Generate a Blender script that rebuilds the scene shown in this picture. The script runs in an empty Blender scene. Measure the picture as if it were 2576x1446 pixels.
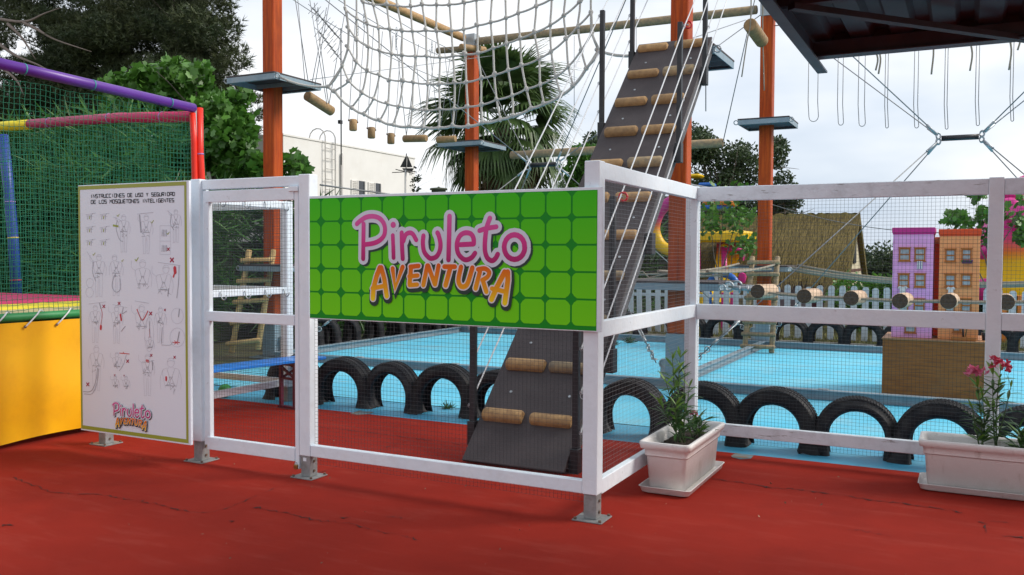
import bpy, math, random
import numpy as np
from mathutils import Vector, Matrix
random.seed(7)
rng = np.random.default_rng(11)
S = bpy.context.scene
col = S.collection

# ------------------------------------------------------------------ camera
# camera stands 1.5 m up; world +Y runs along the side fence, +X along the front fence
FPX, PITCH, ROLL, YAW, CAMH = 2233.3, 0.0364, 0.0051, 0.4715, 1.5
IW, IH = 2575.0, 1446.0
_cy, _sy = math.cos(YAW), math.sin(YAW)
_cp, _sp = math.cos(PITCH), math.sin(PITCH)
_fwd = Vector((-_sy, _cy, 0)); _rt = Vector((_cy, _sy, 0)); _up = Vector((0, 0, 1))
FW = _fwd * _cp - _up * _sp
_u2 = _fwd * _sp + _up * _cp
RT = _rt * math.cos(ROLL) + _u2 * math.sin(ROLL)
UP = _u2 * math.cos(ROLL) - _rt * math.sin(ROLL)
cam_d = bpy.data.cameras.new("Camera")
cam = bpy.data.objects.new("Camera", cam_d)
col.objects.link(cam)
cam_d.sensor_width = 36.0
cam_d.lens = FPX / IW * 36.0
cam_d.clip_end = 3000
cam_d.clip_start = 0.05
m = Matrix((RT, UP, -FW)).transposed().to_4x4()
m.translation = Vector((0, 0, CAMH))
cam.matrix_world = m
S.camera = cam

# ------------------------------------------------------------------ world and sun
W = bpy.data.worlds.new("World"); S.world = W; W.use_nodes = True
nt = W.node_tree; nt.nodes.clear()
out = nt.nodes.new('ShaderNodeOutputWorld'); bg = nt.nodes.new('ShaderNodeBackground')
sky = nt.nodes.new('ShaderNodeTexSky'); sky.sky_type = 'NISHITA'; sky.sun_disc = False
SUN_EL, SUN_AZ = math.radians(38), math.atan2(0.80, 0.42)   # azimuth clockwise from +Y
sky.sun_elevation = SUN_EL; sky.sun_rotation = SUN_AZ
sky.air_density = 1.0; sky.dust_density = 2.0
tc = nt.nodes.new('ShaderNodeTexCoord'); mp = nt.nodes.new('ShaderNodeMapping')
mp.inputs['Scale'].default_value = (1.1, 1.1, 3.2)
mp.inputs['Location'].default_value = (0.35, 0.2, 0.1)
nz = nt.nodes.new('ShaderNodeTexNoise'); nz.inputs['Scale'].default_value = 1.6
nz.inputs['Detail'].default_value = 5; nz.inputs['Roughness'].default_value = 0.5
cr = nt.nodes.new('ShaderNodeValToRGB')
cr.color_ramp.elements[0].position = 0.36; cr.color_ramp.elements[0].color = (0.47, 0.555, 0.67, 1)
cr.color_ramp.elements[1].position = 0.60; cr.color_ramp.elements[1].color = (0.86, 0.87, 0.885, 1)
e = cr.color_ramp.elements.new(0.47); e.color = (0.63, 0.69, 0.77, 1)
mul = nt.nodes.new('ShaderNodeVectorMath'); mul.operation = 'SCALE'; mul.inputs['Scale'].default_value = 0.08
mx = nt.nodes.new('ShaderNodeMix'); mx.data_type = 'RGBA'; mx.inputs['Factor'].default_value = 0.88
L = nt.links.new
L(tc.outputs['Generated'], mp.inputs['Vector']); L(mp.outputs['Vector'], nz.inputs['Vector'])
L(nz.outputs['Fac'], cr.inputs['Fac']); L(sky.outputs['Color'], mul.inputs[0])
L(mul.outputs['Vector'], mx.inputs['A']); L(cr.outputs['Color'], mx.inputs['B'])
L(mx.outputs['Result'], bg.inputs['Color']); bg.inputs['Strength'].default_value = 1.0
L(bg.outputs['Background'], out.inputs['Surface'])
sd = bpy.data.lights.new("Sun", 'SUN'); sd.energy = 2.4; sd.angle = math.radians(22); sd.color = (1.0, 0.93, 0.84)
so = bpy.data.objects.new("Sun", sd); col.objects.link(so)
_sv = Vector((math.sin(SUN_AZ) * math.cos(SUN_EL), math.cos(SUN_AZ) * math.cos(SUN_EL), math.sin(SUN_EL)))
so.rotation_euler = _sv.to_track_quat('Z', 'Y').to_euler(); so.location = (5, 5, 20)
S.view_settings.view_transform = 'Standard'; S.view_settings.look = 'None'
S.view_settings.exposure = 0.45; S.view_settings.gamma = 1.0; S.view_settings.use_curve_mapping = False

# ------------------------------------------------------------------ helpers
def at(px, py, X=None, Y=None, Z=None):
    """the real point where the sight line of a photo pixel meets the plane X=, Y= or Z="""
    d = FW * FPX + RT * (px - IW / 2) - UP * (py - IH / 2)
    C = Vector((0, 0, CAMH))
    if X is not None: t = (X - C.x) / d.x
    elif Y is not None: t = (Y - C.y) / d.y
    else: t = (Z - C.z) / d.z
    return C + d * t

WL = {}            # world location of every thing / part origin
def tag(o, label=None, cat=None, group=None, kind=None):
    if label: o['label'] = label
    if cat: o['category'] = cat
    if group: o['group'] = group
    if kind: o['kind'] = kind
    return o
def thing(name, label, cat, loc=(0, 0, 0), group=None, rz=0.0):
    o = bpy.data.objects.new(name, None); col.objects.link(o)
    o.location = loc; o.rotation_euler = (0, 0, rz); o.empty_display_size = 0.1
    WL[o.name] = Vector(loc)
    return tag(o, label, cat, group)
def link(name, me, parent=None, mat=None):
    o = bpy.data.objects.new(name, me); col.objects.link(o)
    if parent is not None:
        o.parent = parent; WL[o.name] = WL.get(parent.name, Vector((0, 0, 0)))
    else: WL[o.name] = Vector((0, 0, 0))
    if mat and len(me.materials) == 0: me.materials.append(mat)
    return o
def copy_tree(o, parent=None):
    c = o.copy(); col.objects.link(c)
    if parent is not None: c.parent = parent
    WL[c.name] = WL.get(o.name, Vector((0, 0, 0))).copy()
    for ch in list(o.children): copy_tree(ch, c)
    return c

def frame_of(d):
    d = Vector(d).normalized()
    a = Vector((0, 0, 1)) if abs(d.z) < 0.9 else Vector((1, 0, 0))
    s = d.cross(a).normalized(); t = s.cross(d).normalized()
    return d, s, t

class MB:
    """collects shapes in WORLD coordinates (or local when built with local=True)"""
    def __init__(s): s.v = []; s.f = []; s.sm = []
    def add(s, vs, fs, smooth=False):
        b = len(s.v); s.v += [tuple(v) for v in vs]
        s.f += [tuple(i + b for i in f) for f in fs]; s.sm += [smooth] * len(fs); return s
    def box(s, a, b, bev=0.0):
        x0, x1 = sorted((a[0], b[0])); y0, y1 = sorted((a[1], b[1])); z0, z1 = sorted((a[2], b[2]))
        if bev > 0:
            return s.obox(((x0 + x1) / 2, (y0 + y1) / 2, (z0 + z1) / 2), ((x1 - x0) / 2, 0, 0), (0, (y1 - y0) / 2, 0), (0, 0, (z1 - z0) / 2), bev)
        return s.obox(((x0 + x1) / 2, (y0 + y1) / 2, (z0 + z1) / 2), ((x1 - x0) / 2, 0, 0), (0, (y1 - y0) / 2, 0), (0, 0, (z1 - z0) / 2))
    def obox(s, c, hx, hy, hz, bev=0.0):
        c = Vector(c); hx = Vector(hx); hy = Vector(hy); hz = Vector(hz)
        if bev <= 0:
            vs = [c + hx * i + hy * j + hz * k for k in (-1, 1) for j in (-1, 1) for i in (-1, 1)]
            return s.add(vs, [(0, 2, 3, 1), (4, 5, 7, 6), (0, 1, 5, 4), (2, 6, 7, 3), (0, 4, 6, 2), (1, 3, 7, 5)])
        L_ = [hx, hy, hz]; l = [h.length for h in L_]; n = [h / q for h, q in zip(L_, l)]
        bev = min(bev, min(l) * 0.9)
        vs = []; idx = {}
        for i in (-1, 1):
            for j in (-1, 1):
                for k in (-1, 1):
                    sg = (i, j, k)
                    for ax in range(3):
                        p = c.copy()
                        for q in range(3):
                            p += n[q] * sg[q] * (l[q] if q == ax else l[q] - bev)
                        idx[(i, j, k, ax)] = len(vs); vs.append(p)
        fs = []
        for ax in range(3):
            o1, o2 = [(1, 2), (2, 0), (0, 1)][ax]
            for sgn in (-1, 1):
                q = []
                for (u, w) in ((-1, -1), (1, -1), (1, 1), (-1, 1)):
                    k = [0, 0, 0]; k[ax] = sgn; k[o1] = u; k[o2] = w; q.append(idx[(*k, ax)])
                fs.append(tuple(q) if sgn > 0 else tuple(reversed(q)))
        for ax in range(3):
            o1, o2 = [(1, 2), (2, 0), (0, 1)][ax]
            for u in (-1, 1):
                for w in (-1, 1):
                    def K(a_, ax2):
                        k = [0, 0, 0]; k[ax] = a_; k[o1] = u; k[o2] = w; return idx[(*k, ax2)]
                    q = (K(-1, o1), K(1, o1), K(1, o2), K(-1, o2))
                    fs.append(q if u * w > 0 else tuple(reversed(q)))
        for i in (-1, 1):
            for j in (-1, 1):
                for k in (-1, 1):
                    q = (idx[(i, j, k, 0)], idx[(i, j, k, 1)], idx[(i, j, k, 2)])
                    fs.append(q if i * j * k > 0 else tuple(reversed(q)))
        return s.add(vs, fs)
    def bar(s, p, q, w, h, up=(0, 0, 1), bev=0.0):
        p = Vector(p); q = Vector(q); d = q - p; up = Vector(up)
        sd = d.cross(up).normalized(); u = sd.cross(d).normalized()
        return s.obox((p + q) / 2, d / 2, sd * w / 2, u * h / 2, bev)
    def tube(s, pts, r, n=8, cap=True, smooth=True, dome=0.0):
        pts = [Vector(p) for p in pts]; N = len(pts)
        rs = r if isinstance(r, (list, tuple)) else [r] * N
        d0, a, b = frame_of(pts[1] - pts[0])
        vs = []
        for i, p in enumerate(pts):
            if i == 0: d = pts[1] - pts[0]
            elif i == N - 1: d = pts[-1] - pts[-2]
            else: d = (pts[i + 1] - pts[i]).normalized() + (pts[i] - pts[i - 1]).normalized()
            if d.length < 1e-9: d = d0
            d = d.normalized()
            a = (a - d * a.dot(d)).normalized(); b = d.cross(a)
            for k in range(n):
                t = 2 * math.pi * k / n
                vs.append(p + (a * math.cos(t) + b * math.sin(t)) * rs[i])
        fs = [(i * n + k, i * n + (k + 1) % n, (i + 1) * n + (k + 1) % n, (i + 1) * n + k) for i in range(N - 1) for k in range(n)]
        s.add(vs, fs, smooth)
        if cap:
            base = len(s.v) - len(vs)
            s.f += [tuple(base + k for k in reversed(range(n))), tuple(base + (N - 1) * n + k for k in range(n))]
            s.sm += [False, False]
        return s
    def log(s, p, q, r, n=14, bev=0.012):
        """round pole with chamfered ends"""
        p = Vector(p); q = Vector(q); d = (q - p).normalized()
        return s.tube([p, p + d * bev, q - d * bev, q], [r - bev, r, r, r - bev], n)
    def ball(s, c, r, n=8, m=5, sc=(1, 1, 1)):
        c = Vector(c); vs = []; fs = []
        for i in range(1, m):
            t = math.pi * i / m
            for k in range(n):
                a = 2 * math.pi * k / n
                vs.append(c + Vector((math.sin(t) * math.cos(a) * r * sc[0], math.sin(t) * math.sin(a) * r * sc[1], math.cos(t) * r * sc[2])))
        vs += [c + Vector((0, 0, r * sc[2])), c - Vector((0, 0, r * sc[2]))]
        T = len(vs) - 2; B = T + 1
        for i in range(m - 2):
            for k in range(n): fs.append((i * n + k, (i + 1) * n + k, (i + 1) * n + (k + 1) % n, i * n + (k + 1) % n))
        for k in range(n):
            fs.append((T, k, (k + 1) % n)); fs.append((B, (m - 2) * n + (k + 1) % n, (m - 2) * n + k))
        return s.add(vs, fs, True)
    def prism(s, pts, d):
        """flat outline (list of 3D points) pushed along d"""
        pts = [Vector(p) for p in pts]; d = Vector(d); n = len(pts)
        vs = pts + [p + d for p in pts]
        fs = [tuple(reversed(range(n))), tuple(range(n, 2 * n))] + [(i, (i + 1) % n, n + (i + 1) % n, n + i) for i in range(n)]
        return s.add(vs, fs)
    def ribbon(s, pts, w, nrm, caps=True):
        """flat stroke with round ends; pts on a plane with normal nrm (towards the viewer)"""
        pts = [Vector(p) for p in pts]; nrm = Vector(nrm).normalized(); N = len(pts)
        ws = w if isinstance(w, (list, tuple)) else [w] * N
        vs = []
        for i, p in enumerate(pts):
            d1 = (pts[i] - pts[i - 1]).normalized() if i > 0 else (pts[1] - pts[0]).normalized()
            d2 = (pts[i + 1] - pts[i]).normalized() if i < N - 1 else d1
            d = (d1 + d2); d = d.normalized() if d.length > 1e-6 else d1
            c = max(0.55, d.dot(d1)); sd = nrm.cross(d) * (ws[i] / 2 / c)
            vs += [p + sd, p - sd]
        fs = [(2 * i, 2 * i + 1, 2 * i + 3, 2 * i + 2) for i in range(N - 1)]
        s.add(vs, fs)
        if caps:
            for (i, sg) in ((0, -1), (N - 1, 1)):
                d = (pts[1] - pts[0]).normalized() if i == 0 else (pts[-1] - pts[-2]).normalized()
                d = d * sg; sd = nrm.cross(d); K = 6
                ring = [pts[i] + (sd * math.cos(math.pi * k / K) + d * math.sin(math.pi * k / K)) * ws[i] / 2 for k in range(K + 1)]
                s.add(ring, [tuple(reversed(range(K + 1)))])
        return s
    def build(s, name, mat, parent=None, local=False, kind=None):
        me = bpy.data.meshes.new(name)
        off = Vector((0, 0, 0)) if (local or parent is None) else WL[parent.name]
        me.from_pydata([(v[0] - off.x, v[1] - off.y, v[2] - off.z) for v in s.v], [], s.f)
        me.polygons.foreach_set('use_smooth', s.sm)
        me.materials.append(mat); me.update()
        o = link(name, me, parent)
        if kind: o['kind'] = kind
        return o

def smooth_pts(pts, k=6, closed=False):
    pts = [Vector(p) for p in pts]; out = []; N = len(pts)
    for i in range(N if closed else N - 1):
        p0 = pts[(i - 1) % N] if (closed or i > 0) else pts[0] * 2 - pts[1]
        p1 = pts[i]; p2 = pts[(i + 1) % N]
        p3 = pts[(i + 2) % N] if (closed or i < N - 2) else pts[-1] * 2 - pts[-2]
        for j in range(k):
            t = j / k
            out.append(0.5 * ((2 * p1) + (p2 - p0) * t + (2 * p0 - 5 * p1 + 4 * p2 - p3) * t * t + (3 * p1 - p0 - 3 * p2 + p3) * t * t * t))
    out.append(pts[0].copy() if closed else pts[-1].copy())
    return out
def sag(p, q, s, n=8):
    p = Vector(p); q = Vector(q)
    return [p.lerp(q, i / n) - Vector((0, 0, 4 * s * (i / n) * (1 - i / n))) for i in range(n + 1)]

def npmesh(name, V, F, mat, parent=None, kind=None, smooth=False):
    """V (n,3), F (m,k) arrays, world coordinates"""
    me = bpy.data.meshes.new(name)
    off = WL[parent.name] if parent is not None else Vector((0, 0, 0))
    V = V - np.array(off)[None, :]
    n = len(V); m_, k = F.shape
    me.vertices.add(n); me.vertices.foreach_set('co', V.astype(np.float32).ravel())
    me.loops.add(m_ * k); me.loops.foreach_set('vertex_index', F.astype(np.int32).ravel())
    me.polygons.add(m_); me.polygons.foreach_set('loop_start', (np.arange(m_) * k).astype(np.int32))
    if smooth: me.polygons.foreach_set('use_smooth', np.ones(m_, bool))
    me.update(calc_edges=True); me.materials.append(mat)
    o = link(name, me, parent)
    if kind: o['kind'] = kind
    return o

# ------------------------------------------------------------------ materials
MT = {}
def mat(name, c, rough=0.6, c2=None, nscale=8.0, bump=0.0, bscale=None, stretch=(1, 1, 1), metal=0.0, island=0.0,
        spec=0.5, trans=0.0, detail=5, lo=0.35, hi=0.65, dirt=None, dscale=3.0, damt=0.5, coat=0.0, speck=None, sscale=60.0, samt=.4, slo=.58, shi=.72, sstretch=(1, 1, 1), objvar=0.0):
    if name in MT: return MT[name]
    m = bpy.data.materials.new(name); m.use_nodes = True; MT[name] = m
    n = m.node_tree.nodes; l = m.node_tree.links; b = n['Principled BSDF']
    b.inputs['Roughness'].default_value = rough; b.inputs['Metallic'].default_value = metal
    b.inputs['Specular IOR Level'].default_value = spec
    if coat: b.inputs['Coat Weight'].default_value = coat
    tcn = n.new('ShaderNodeTexCoord'); mpn = n.new('ShaderNodeMapping'); mpn.inputs['Scale'].default_value = stretch
    l.new(tcn.outputs['Object'], mpn.inputs['Vector'])
    src = None
    c = (*c, 1)
    if c2 is not None:
        t = n.new('ShaderNodeTexNoise'); t.inputs['Scale'].default_value = nscale; t.inputs['Detail'].default_value = detail
        t.inputs['Roughness'].default_value = 0.6
        r = n.new('ShaderNodeValToRGB'); r.color_ramp.elements[0].position = lo; r.color_ramp.elements[1].position = hi
        r.color_ramp.elements[0].color = c; r.color_ramp.elements[1].color = (*c2, 1)
        l.new(mpn.outputs['Vector'], t.inputs['Vector']); l.new(t.outputs['Fac'], r.inputs['Fac']); src = r.outputs['Color']
    else:
        rgb = n.new('ShaderNodeRGB'); rgb.outputs[0].default_value = c; src = rgb.outputs[0]
    if dirt is not None:
        t = n.new('ShaderNodeTexNoise'); t.inputs['Scale'].default_value = dscale; t.inputs['Detail'].default_value = 8
        t.inputs['Roughness'].default_value = 0.7
        r = n.new('ShaderNodeValToRGB'); r.color_ramp.elements[0].position = 0.5; r.color_ramp.elements[1].position = 0.75
        r.color_ramp.elements[0].color = (0, 0, 0, 1); r.color_ramp.elements[1].color = (damt, damt, damt, 1)
        l.new(tcn.outputs['Object'], t.inputs['Vector']); l.new(t.outputs['Fac'], r.inputs['Fac'])
        x = n.new('ShaderNodeMix'); x.data_type = 'RGBA'; x.inputs['B'].default_value = (*dirt, 1)
        l.new(r.outputs['Color'], x.inputs['Factor']); l.new(src, x.inputs['A']); src = x.outputs['Result']
    if speck is not None:
        mp2 = n.new('ShaderNodeMapping'); mp2.inputs['Scale'].default_value = sstretch; l.new(tcn.outputs['Object'], mp2.inputs['Vector'])
        t = n.new('ShaderNodeTexNoise'); t.inputs['Scale'].default_value = sscale; t.inputs['Detail'].default_value = 6; t.inputs['Roughness'].default_value = .65
        r = n.new('ShaderNodeValToRGB'); r.color_ramp.elements[0].position = slo; r.color_ramp.elements[1].position = shi
        r.color_ramp.elements[0].color = (0, 0, 0, 1); r.color_ramp.elements[1].color = (samt, samt, samt, 1)
        l.new(mp2.outputs['Vector'], t.inputs['Vector']); l.new(t.outputs['Fac'], r.inputs['Fac'])
        x = n.new('ShaderNodeMix'); x.data_type = 'RGBA'; x.inputs['B'].default_value = (*speck, 1)
        l.new(r.outputs['Color'], x.inputs['Factor']); l.new(src, x.inputs['A']); src = x.outputs['Result']
    if objvar > 0:
        g = n.new('ShaderNodeObjectInfo'); mr = n.new('ShaderNodeMapRange'); mr.inputs['To Min'].default_value = 1 - objvar; mr.inputs['To Max'].default_value = 1 + objvar
        l.new(g.outputs['Random'], mr.inputs['Value']); sc = n.new('ShaderNodeVectorMath'); sc.operation = 'SCALE'
        l.new(src, sc.inputs[0]); l.new(mr.outputs['Result'], sc.inputs['Scale']); src = sc.outputs['Vector']
    if island > 0:
        g = n.new('ShaderNodeNewGeometry'); mr = n.new('ShaderNodeMapRange')
        mr.inputs['To Min'].default_value = 1 - island; mr.inputs['To Max'].default_value = 1 + island
        l.new(g.outputs['Random Per Island'], mr.inputs['Value'])
        sc = n.new('ShaderNodeVectorMath'); sc.operation = 'SCALE'
        l.new(src, sc.inputs[0]); l.new(mr.outputs['Result'], sc.inputs['Scale']); src = sc.outputs['Vector']
    l.new(src, b.inputs['Base Color'])
    if bump > 0:
        t = n.new('ShaderNodeTexNoise'); t.inputs['Scale'].default_value = bscale or nscale * 3; t.inputs['Detail'].default_value = 6
        bp = n.new('ShaderNodeBump'); bp.inputs['Strength'].default_value = bump; bp.inputs['Distance'].default_value = 0.01
        l.new(mpn.outputs['Vector'], t.inputs['Vector']); l.new(t.outputs['Fac'], bp.inputs['Height'])
        l.new(bp.outputs['Normal'], b.inputs['Normal'])
    if trans > 0:
        ts = n.new('ShaderNodeBsdfTranslucent'); l.new(src, ts.inputs['Color'])
        ms = n.new('ShaderNodeMixShader'); ms.inputs['Fac'].default_value = trans
        o = n['Material Output']
        l.new(b.outputs['BSDF'], ms.inputs[1]); l.new(ts.outputs['BSDF'], ms.inputs[2]); l.new(ms.outputs['Shader'], o.inputs['Surface'])
    return m
def ramp_mat(name, stops, z0, z1, rough=0.4, axis='Z', dirt=None):
    """printed or painted colour gradient running up the object between local heights z0 and z1"""
    m = bpy.data.materials.new(name); m.use_nodes = True; MT[name] = m
    n = m.node_tree.nodes; l = m.node_tree.links; b = n['Principled BSDF']; b.inputs['Roughness'].default_value = rough; b.inputs['Specular IOR Level'].default_value = 0.25
    tcn = n.new('ShaderNodeTexCoord'); sp = n.new('ShaderNodeSeparateXYZ'); mr = n.new('ShaderNodeMapRange')
    mr.inputs['From Min'].default_value = z0; mr.inputs['From Max'].default_value = z1
    r = n.new('ShaderNodeValToRGB'); es = r.color_ramp.elements
    es[0].position = stops[0][0]; es[0].color = (*stops[0][1], 1); es[1].position = stops[-1][0]; es[1].color = (*stops[-1][1], 1)
    for p, c in stops[1:-1]: q = es.new(p); q.color = (*c, 1)
    l.new(tcn.outputs['Object'], sp.inputs[0]); l.new(sp.outputs[axis], mr.inputs['Value'])
    l.new(mr.outputs['Result'], r.inputs['Fac']); l.new(r.outputs['Color'], b.inputs['Base Color'])
    return m

white = mat('white_paint', (0.71, 0.785, 0.85), 0.45, c2=(0.76, 0.82, 0.87), nscale=5, stretch=(1, 1, 1), bump=0.25, bscale=30, dirt=(0.45, 0.44, 0.42), dscale=9, damt=0.22, speck=(.22, .20, .17), sscale=5, samt=.55, slo=.66, shi=.74, sstretch=(3, 3, 3))
white2 = mat('white_paint_peeling', (0.73, 0.80, 0.86), 0.5, c2=(0.66, 0.73, 0.79), nscale=9, bump=0.3, bscale=40, dirt=(0.36, 0.36, 0.36), dscale=9, damt=0.3, speck=(.16, .15, .14), sscale=4, samt=.8, slo=.60, shi=.66, sstretch=(1.2, 8, 9))
galv = mat('galvanised_steel', (0.33, 0.36, 0.38), 0.45, c2=(0.46, 0.49, 0.51), nscale=12, metal=0.55, bump=0.1)
galv_dull = mat('painted_steel_blue_grey', (0.20, 0.27, 0.32), 0.5, c2=(0.29, 0.37, 0.42), nscale=6, metal=0.2, dirt=(0.16, 0.13, 0.10), dscale=6, damt=0.5)
foot_m = mat('foot_steel', (0.22, 0.23, 0.23), 0.55, c2=(0.32, 0.33, 0.33), nscale=10, metal=0.3, dirt=(0.14, 0.10, 0.07), dscale=14, damt=0.6)
rust_m = mat('bolt_rust', (0.10, 0.06, 0.04), 0.7, c2=(0.16, 0.1, 0.07), nscale=60)
black_steel = mat('black_steel', (0.010, 0.011, 0.014), 0.45, c2=(0.022, 0.023, 0.027), nscale=10)
wire_m = mat('mesh_wire', (0.035, 0.040, 0.048), 0.5, metal=0.3)
wire_light = mat('mesh_wire_galvanised', (0.22, 0.23, 0.24), 0.45, metal=0.5)
cable_m = mat('steel_cable', (0.17, 0.18, 0.19), 0.5, c2=(0.28, 0.29, 0.30), nscale=150, metal=0.4)
rope_m = mat('net_rope', (0.42, 0.41, 0.38), 0.9, c2=(0.58, 0.57, 0.53), nscale=120, bump=0.6, bscale=160)
rope_white = mat('white_rope', (0.62, 0.63, 0.65), 0.85, c2=(0.75, 0.76, 0.77), nscale=150, bump=0.5)
rope_tan = mat('handrail_rope', (0.24, 0.21, 0.16), 0.9, c2=(0.34, 0.30, 0.24), nscale=120, bump=0.5)
orange_wood = mat('orange_stained_wood', (0.54, 0.088, 0.008), 0.55, speck=(0.13, 0.025, 0.006), sscale=3, samt=.4, slo=.5, shi=.62, sstretch=(12, 12, .25), spec=.22, c2=(0.38, 0.050, 0.006), nscale=7, stretch=(5, 5, 0.35), bump=0.35, bscale=22, dirt=(0.15, 0.028, 0.010), dscale=2.2, damt=0.45)
log_m = mat('pine_log', (0.42, 0.255, 0.105), 0.65, objvar=.25, c2=(0.27, 0.155, 0.065), nscale=9, stretch=(2, 2, 2), bump=0.35, bscale=35, dirt=(0.20, 0.15, 0.09), dscale=6, damt=0.5)
log_grey = mat('weathered_log', (0.34, 0.245, 0.13), 0.75, objvar=.25, c2=(0.20, 0.155, 0.10), nscale=10, stretch=(2, 2, 2), bump=0.35, bscale=35, dirt=(0.16, 0.15, 0.12), dscale=5, damt=0.5)
log_pale = mat('fresh_log', (0.62, 0.45, 0.31), 0.7, c2=(0.50, 0.34, 0.22), nscale=8, bump=0.3, bscale=30)
log_end = mat('log_end_grain', (0.055, 0.032, 0.020), 0.85, c2=(0.11, 0.068, 0.042), nscale=40, bump=0.3)
deck_m = mat('anti_slip_ply', (0.038, 0.028, 0.030), 0.62, c2=(0.055, 0.042, 0.044), nscale=4, bump=0.35, bscale=260, dirt=(0.09, 0.075, 0.07), dscale=2.5, damt=0.35)
ply_m = mat('ply_board_wood', (0.34, 0.125, 0.022), 0.6, c2=(0.21, 0.075, 0.013), nscale=4, stretch=(1.2, 3, 14), bump=0.15, dirt=(0.26, 0.16, 0.07), dscale=3, damt=0.4)
planter_m = mat('planter_plastic', (0.74, 0.71, 0.69), 0.5, c2=(0.79, 0.77, 0.75), nscale=3, bump=0.3, bscale=160, dirt=(0.50, 0.42, 0.34), dscale=3.5, damt=0.4, speck=(.30, .22, .15), sscale=4, samt=.45, slo=.60, shi=.74, sstretch=(3, 3, .7))
soil_m = mat('potting_soil', (0.020, 0.014, 0.010), 0.95, c2=(0.045, 0.032, 0.024), nscale=60, bump=1.0, bscale=80)
leaf_ole = mat('oleander_leaf', (0.045, 0.115, 0.030), 0.45, island=0.35, trans=0.25)
leaf_ole2 = mat('oleander_young_leaf', (0.13, 0.26, 0.04), 0.45, island=0.25, trans=0.3)
stem_m = mat('green_stem', (0.06, 0.10, 0.035), 0.6)
petal_m = mat('oleander_petal', (0.62, 0.14, 0.25), 0.5, island=0.25, trans=0.3)
petal_dk = mat('oleander_petal_deep', (0.45, 0.02, 0.06), 0.5, island=0.25, trans=0.2)
tyre_m = None
bark_m = mat('tree_bark', (0.12, 0.095, 0.075), 0.9, c2=(0.20, 0.17, 0.14), nscale=20, stretch=(3, 3, .6), bump=0.8)
pine_leaf = mat('pine_needles', (0.036, 0.060, 0.022), 0.6, c2=(0.075, 0.090, 0.030), nscale=1.2, island=0.35, trans=0.15)
fig_leaf = mat('broad_leaf', (0.055, 0.155, 0.020), 0.45, c2=(0.11, 0.26, 0.04), nscale=1.5, island=0.35, trans=0.3)
reed_leaf = mat('reed_leaf', (0.040, 0.135, 0.026), 0.5, c2=(0.075, 0.20, 0.035), nscale=1.5, island=0.4, trans=0.3)
olive_leaf = mat('dark_evergreen_leaf', (0.034, 0.064, 0.026), 0.5, c2=(0.070, 0.105, 0.042), nscale=1.5, island=0.4, trans=0.2)
palm_leaf = mat('palm_frond', (0.045, 0.095, 0.026), 0.45, c2=(0.10, 0.16, 0.045), nscale=2.5, island=0.3, trans=0.25)
palm_dead = mat('palm_frond_dead', (0.20, 0.125, 0.060), 0.8, c2=(0.12, 0.075, 0.038), nscale=3, island=0.3, trans=0.15)
s1_done = True
# ------------------------------------------------------------------ setting: ground sheets
def sheet(name, pts, z, m, parent=None):
    b = MB(); b.add([(x, y, z) for x, y in pts], [tuple(range(len(pts)))])
    o = b.build(name, m, parent)
    if parent is None: o['kind'] = 'structure'
    return o
ground_m = mat('dry_soil_grass', (0.085, 0.075, 0.040), 0.95, c2=(0.060, 0.085, 0.025), nscale=0.8, bump=0.8, bscale=30, dirt=(0.17, 0.13, 0.085), dscale=0.7, damt=0.8)
sheet('ground', [(-300, -60), (300, -60), (300, 600), (-300, 600)], -0.012, ground_m)
red_m = mat('red_rubber_floor', (0.30, 0.019, 0.009), 0.9, c2=(0.25, 0.015, 0.007), nscale=2.2, bump=0.4, bscale=320, dirt=(0.14, 0.010, 0.007), dscale=0.9, damt=0.35, speck=(0.36, 0.065, 0.045), sscale=3.2, samt=.35, slo=.52, shi=.75, sstretch=(.6, 2.6, 1), lo=0.3, hi=0.7, spec=0.15)
blue_m = mat('blue_painted_floor', (0.10, 0.52, 0.73), 0.6, spec=.25, c2=(0.17, 0.58, 0.75), nscale=0.9, bump=0.3, bscale=200, dirt=(0.30, 0.47, 0.52), dscale=1.6, damt=0.6, speck=(.42, .36, .30), sscale=5, samt=.55, slo=.6, shi=.72, sstretch=(.35, 1.6, 1), lo=0.35, hi=0.65)
blue2_m = mat('blue_floor_edge_paint', (0.045, 0.29, 0.47), 0.55, c2=(0.065, 0.36, 0.54), nscale=1.6, bump=0.3, bscale=200, dirt=(0.20, 0.36, 0.42), dscale=3.0, damt=0.5, speck=(.08, .10, .10), sscale=7, samt=.5, slo=.6, shi=.75)
red = sheet('red_floor', [(-9.5, -8), (9, -8), (9, 6.72), (-9.5, 6.80)], 0.0, red_m)
def wavy(x0, x1, y, n=40, a=0.012):
    return [(x0 + (x1 - x0) * i / n, y + random.uniform(-a, a)) for i in range(n + 1)]
sheet('blue_floor', [(-8.9, 7.52), (9, 7.44), (9, 15.6), (-8.9, 15.6)], -0.004, blue_m)
e_ = wavy(9, -9.5, 7.46, 60, 0.02)
sheet('blue_floor_edge', [(-9.5, 6.79), (9, 6.71)] + e_, 0.0 - 0.002, blue2_m)
crack_m = mat('floor_crack_dark', (0.045, 0.006, 0.005), 0.95)
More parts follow.
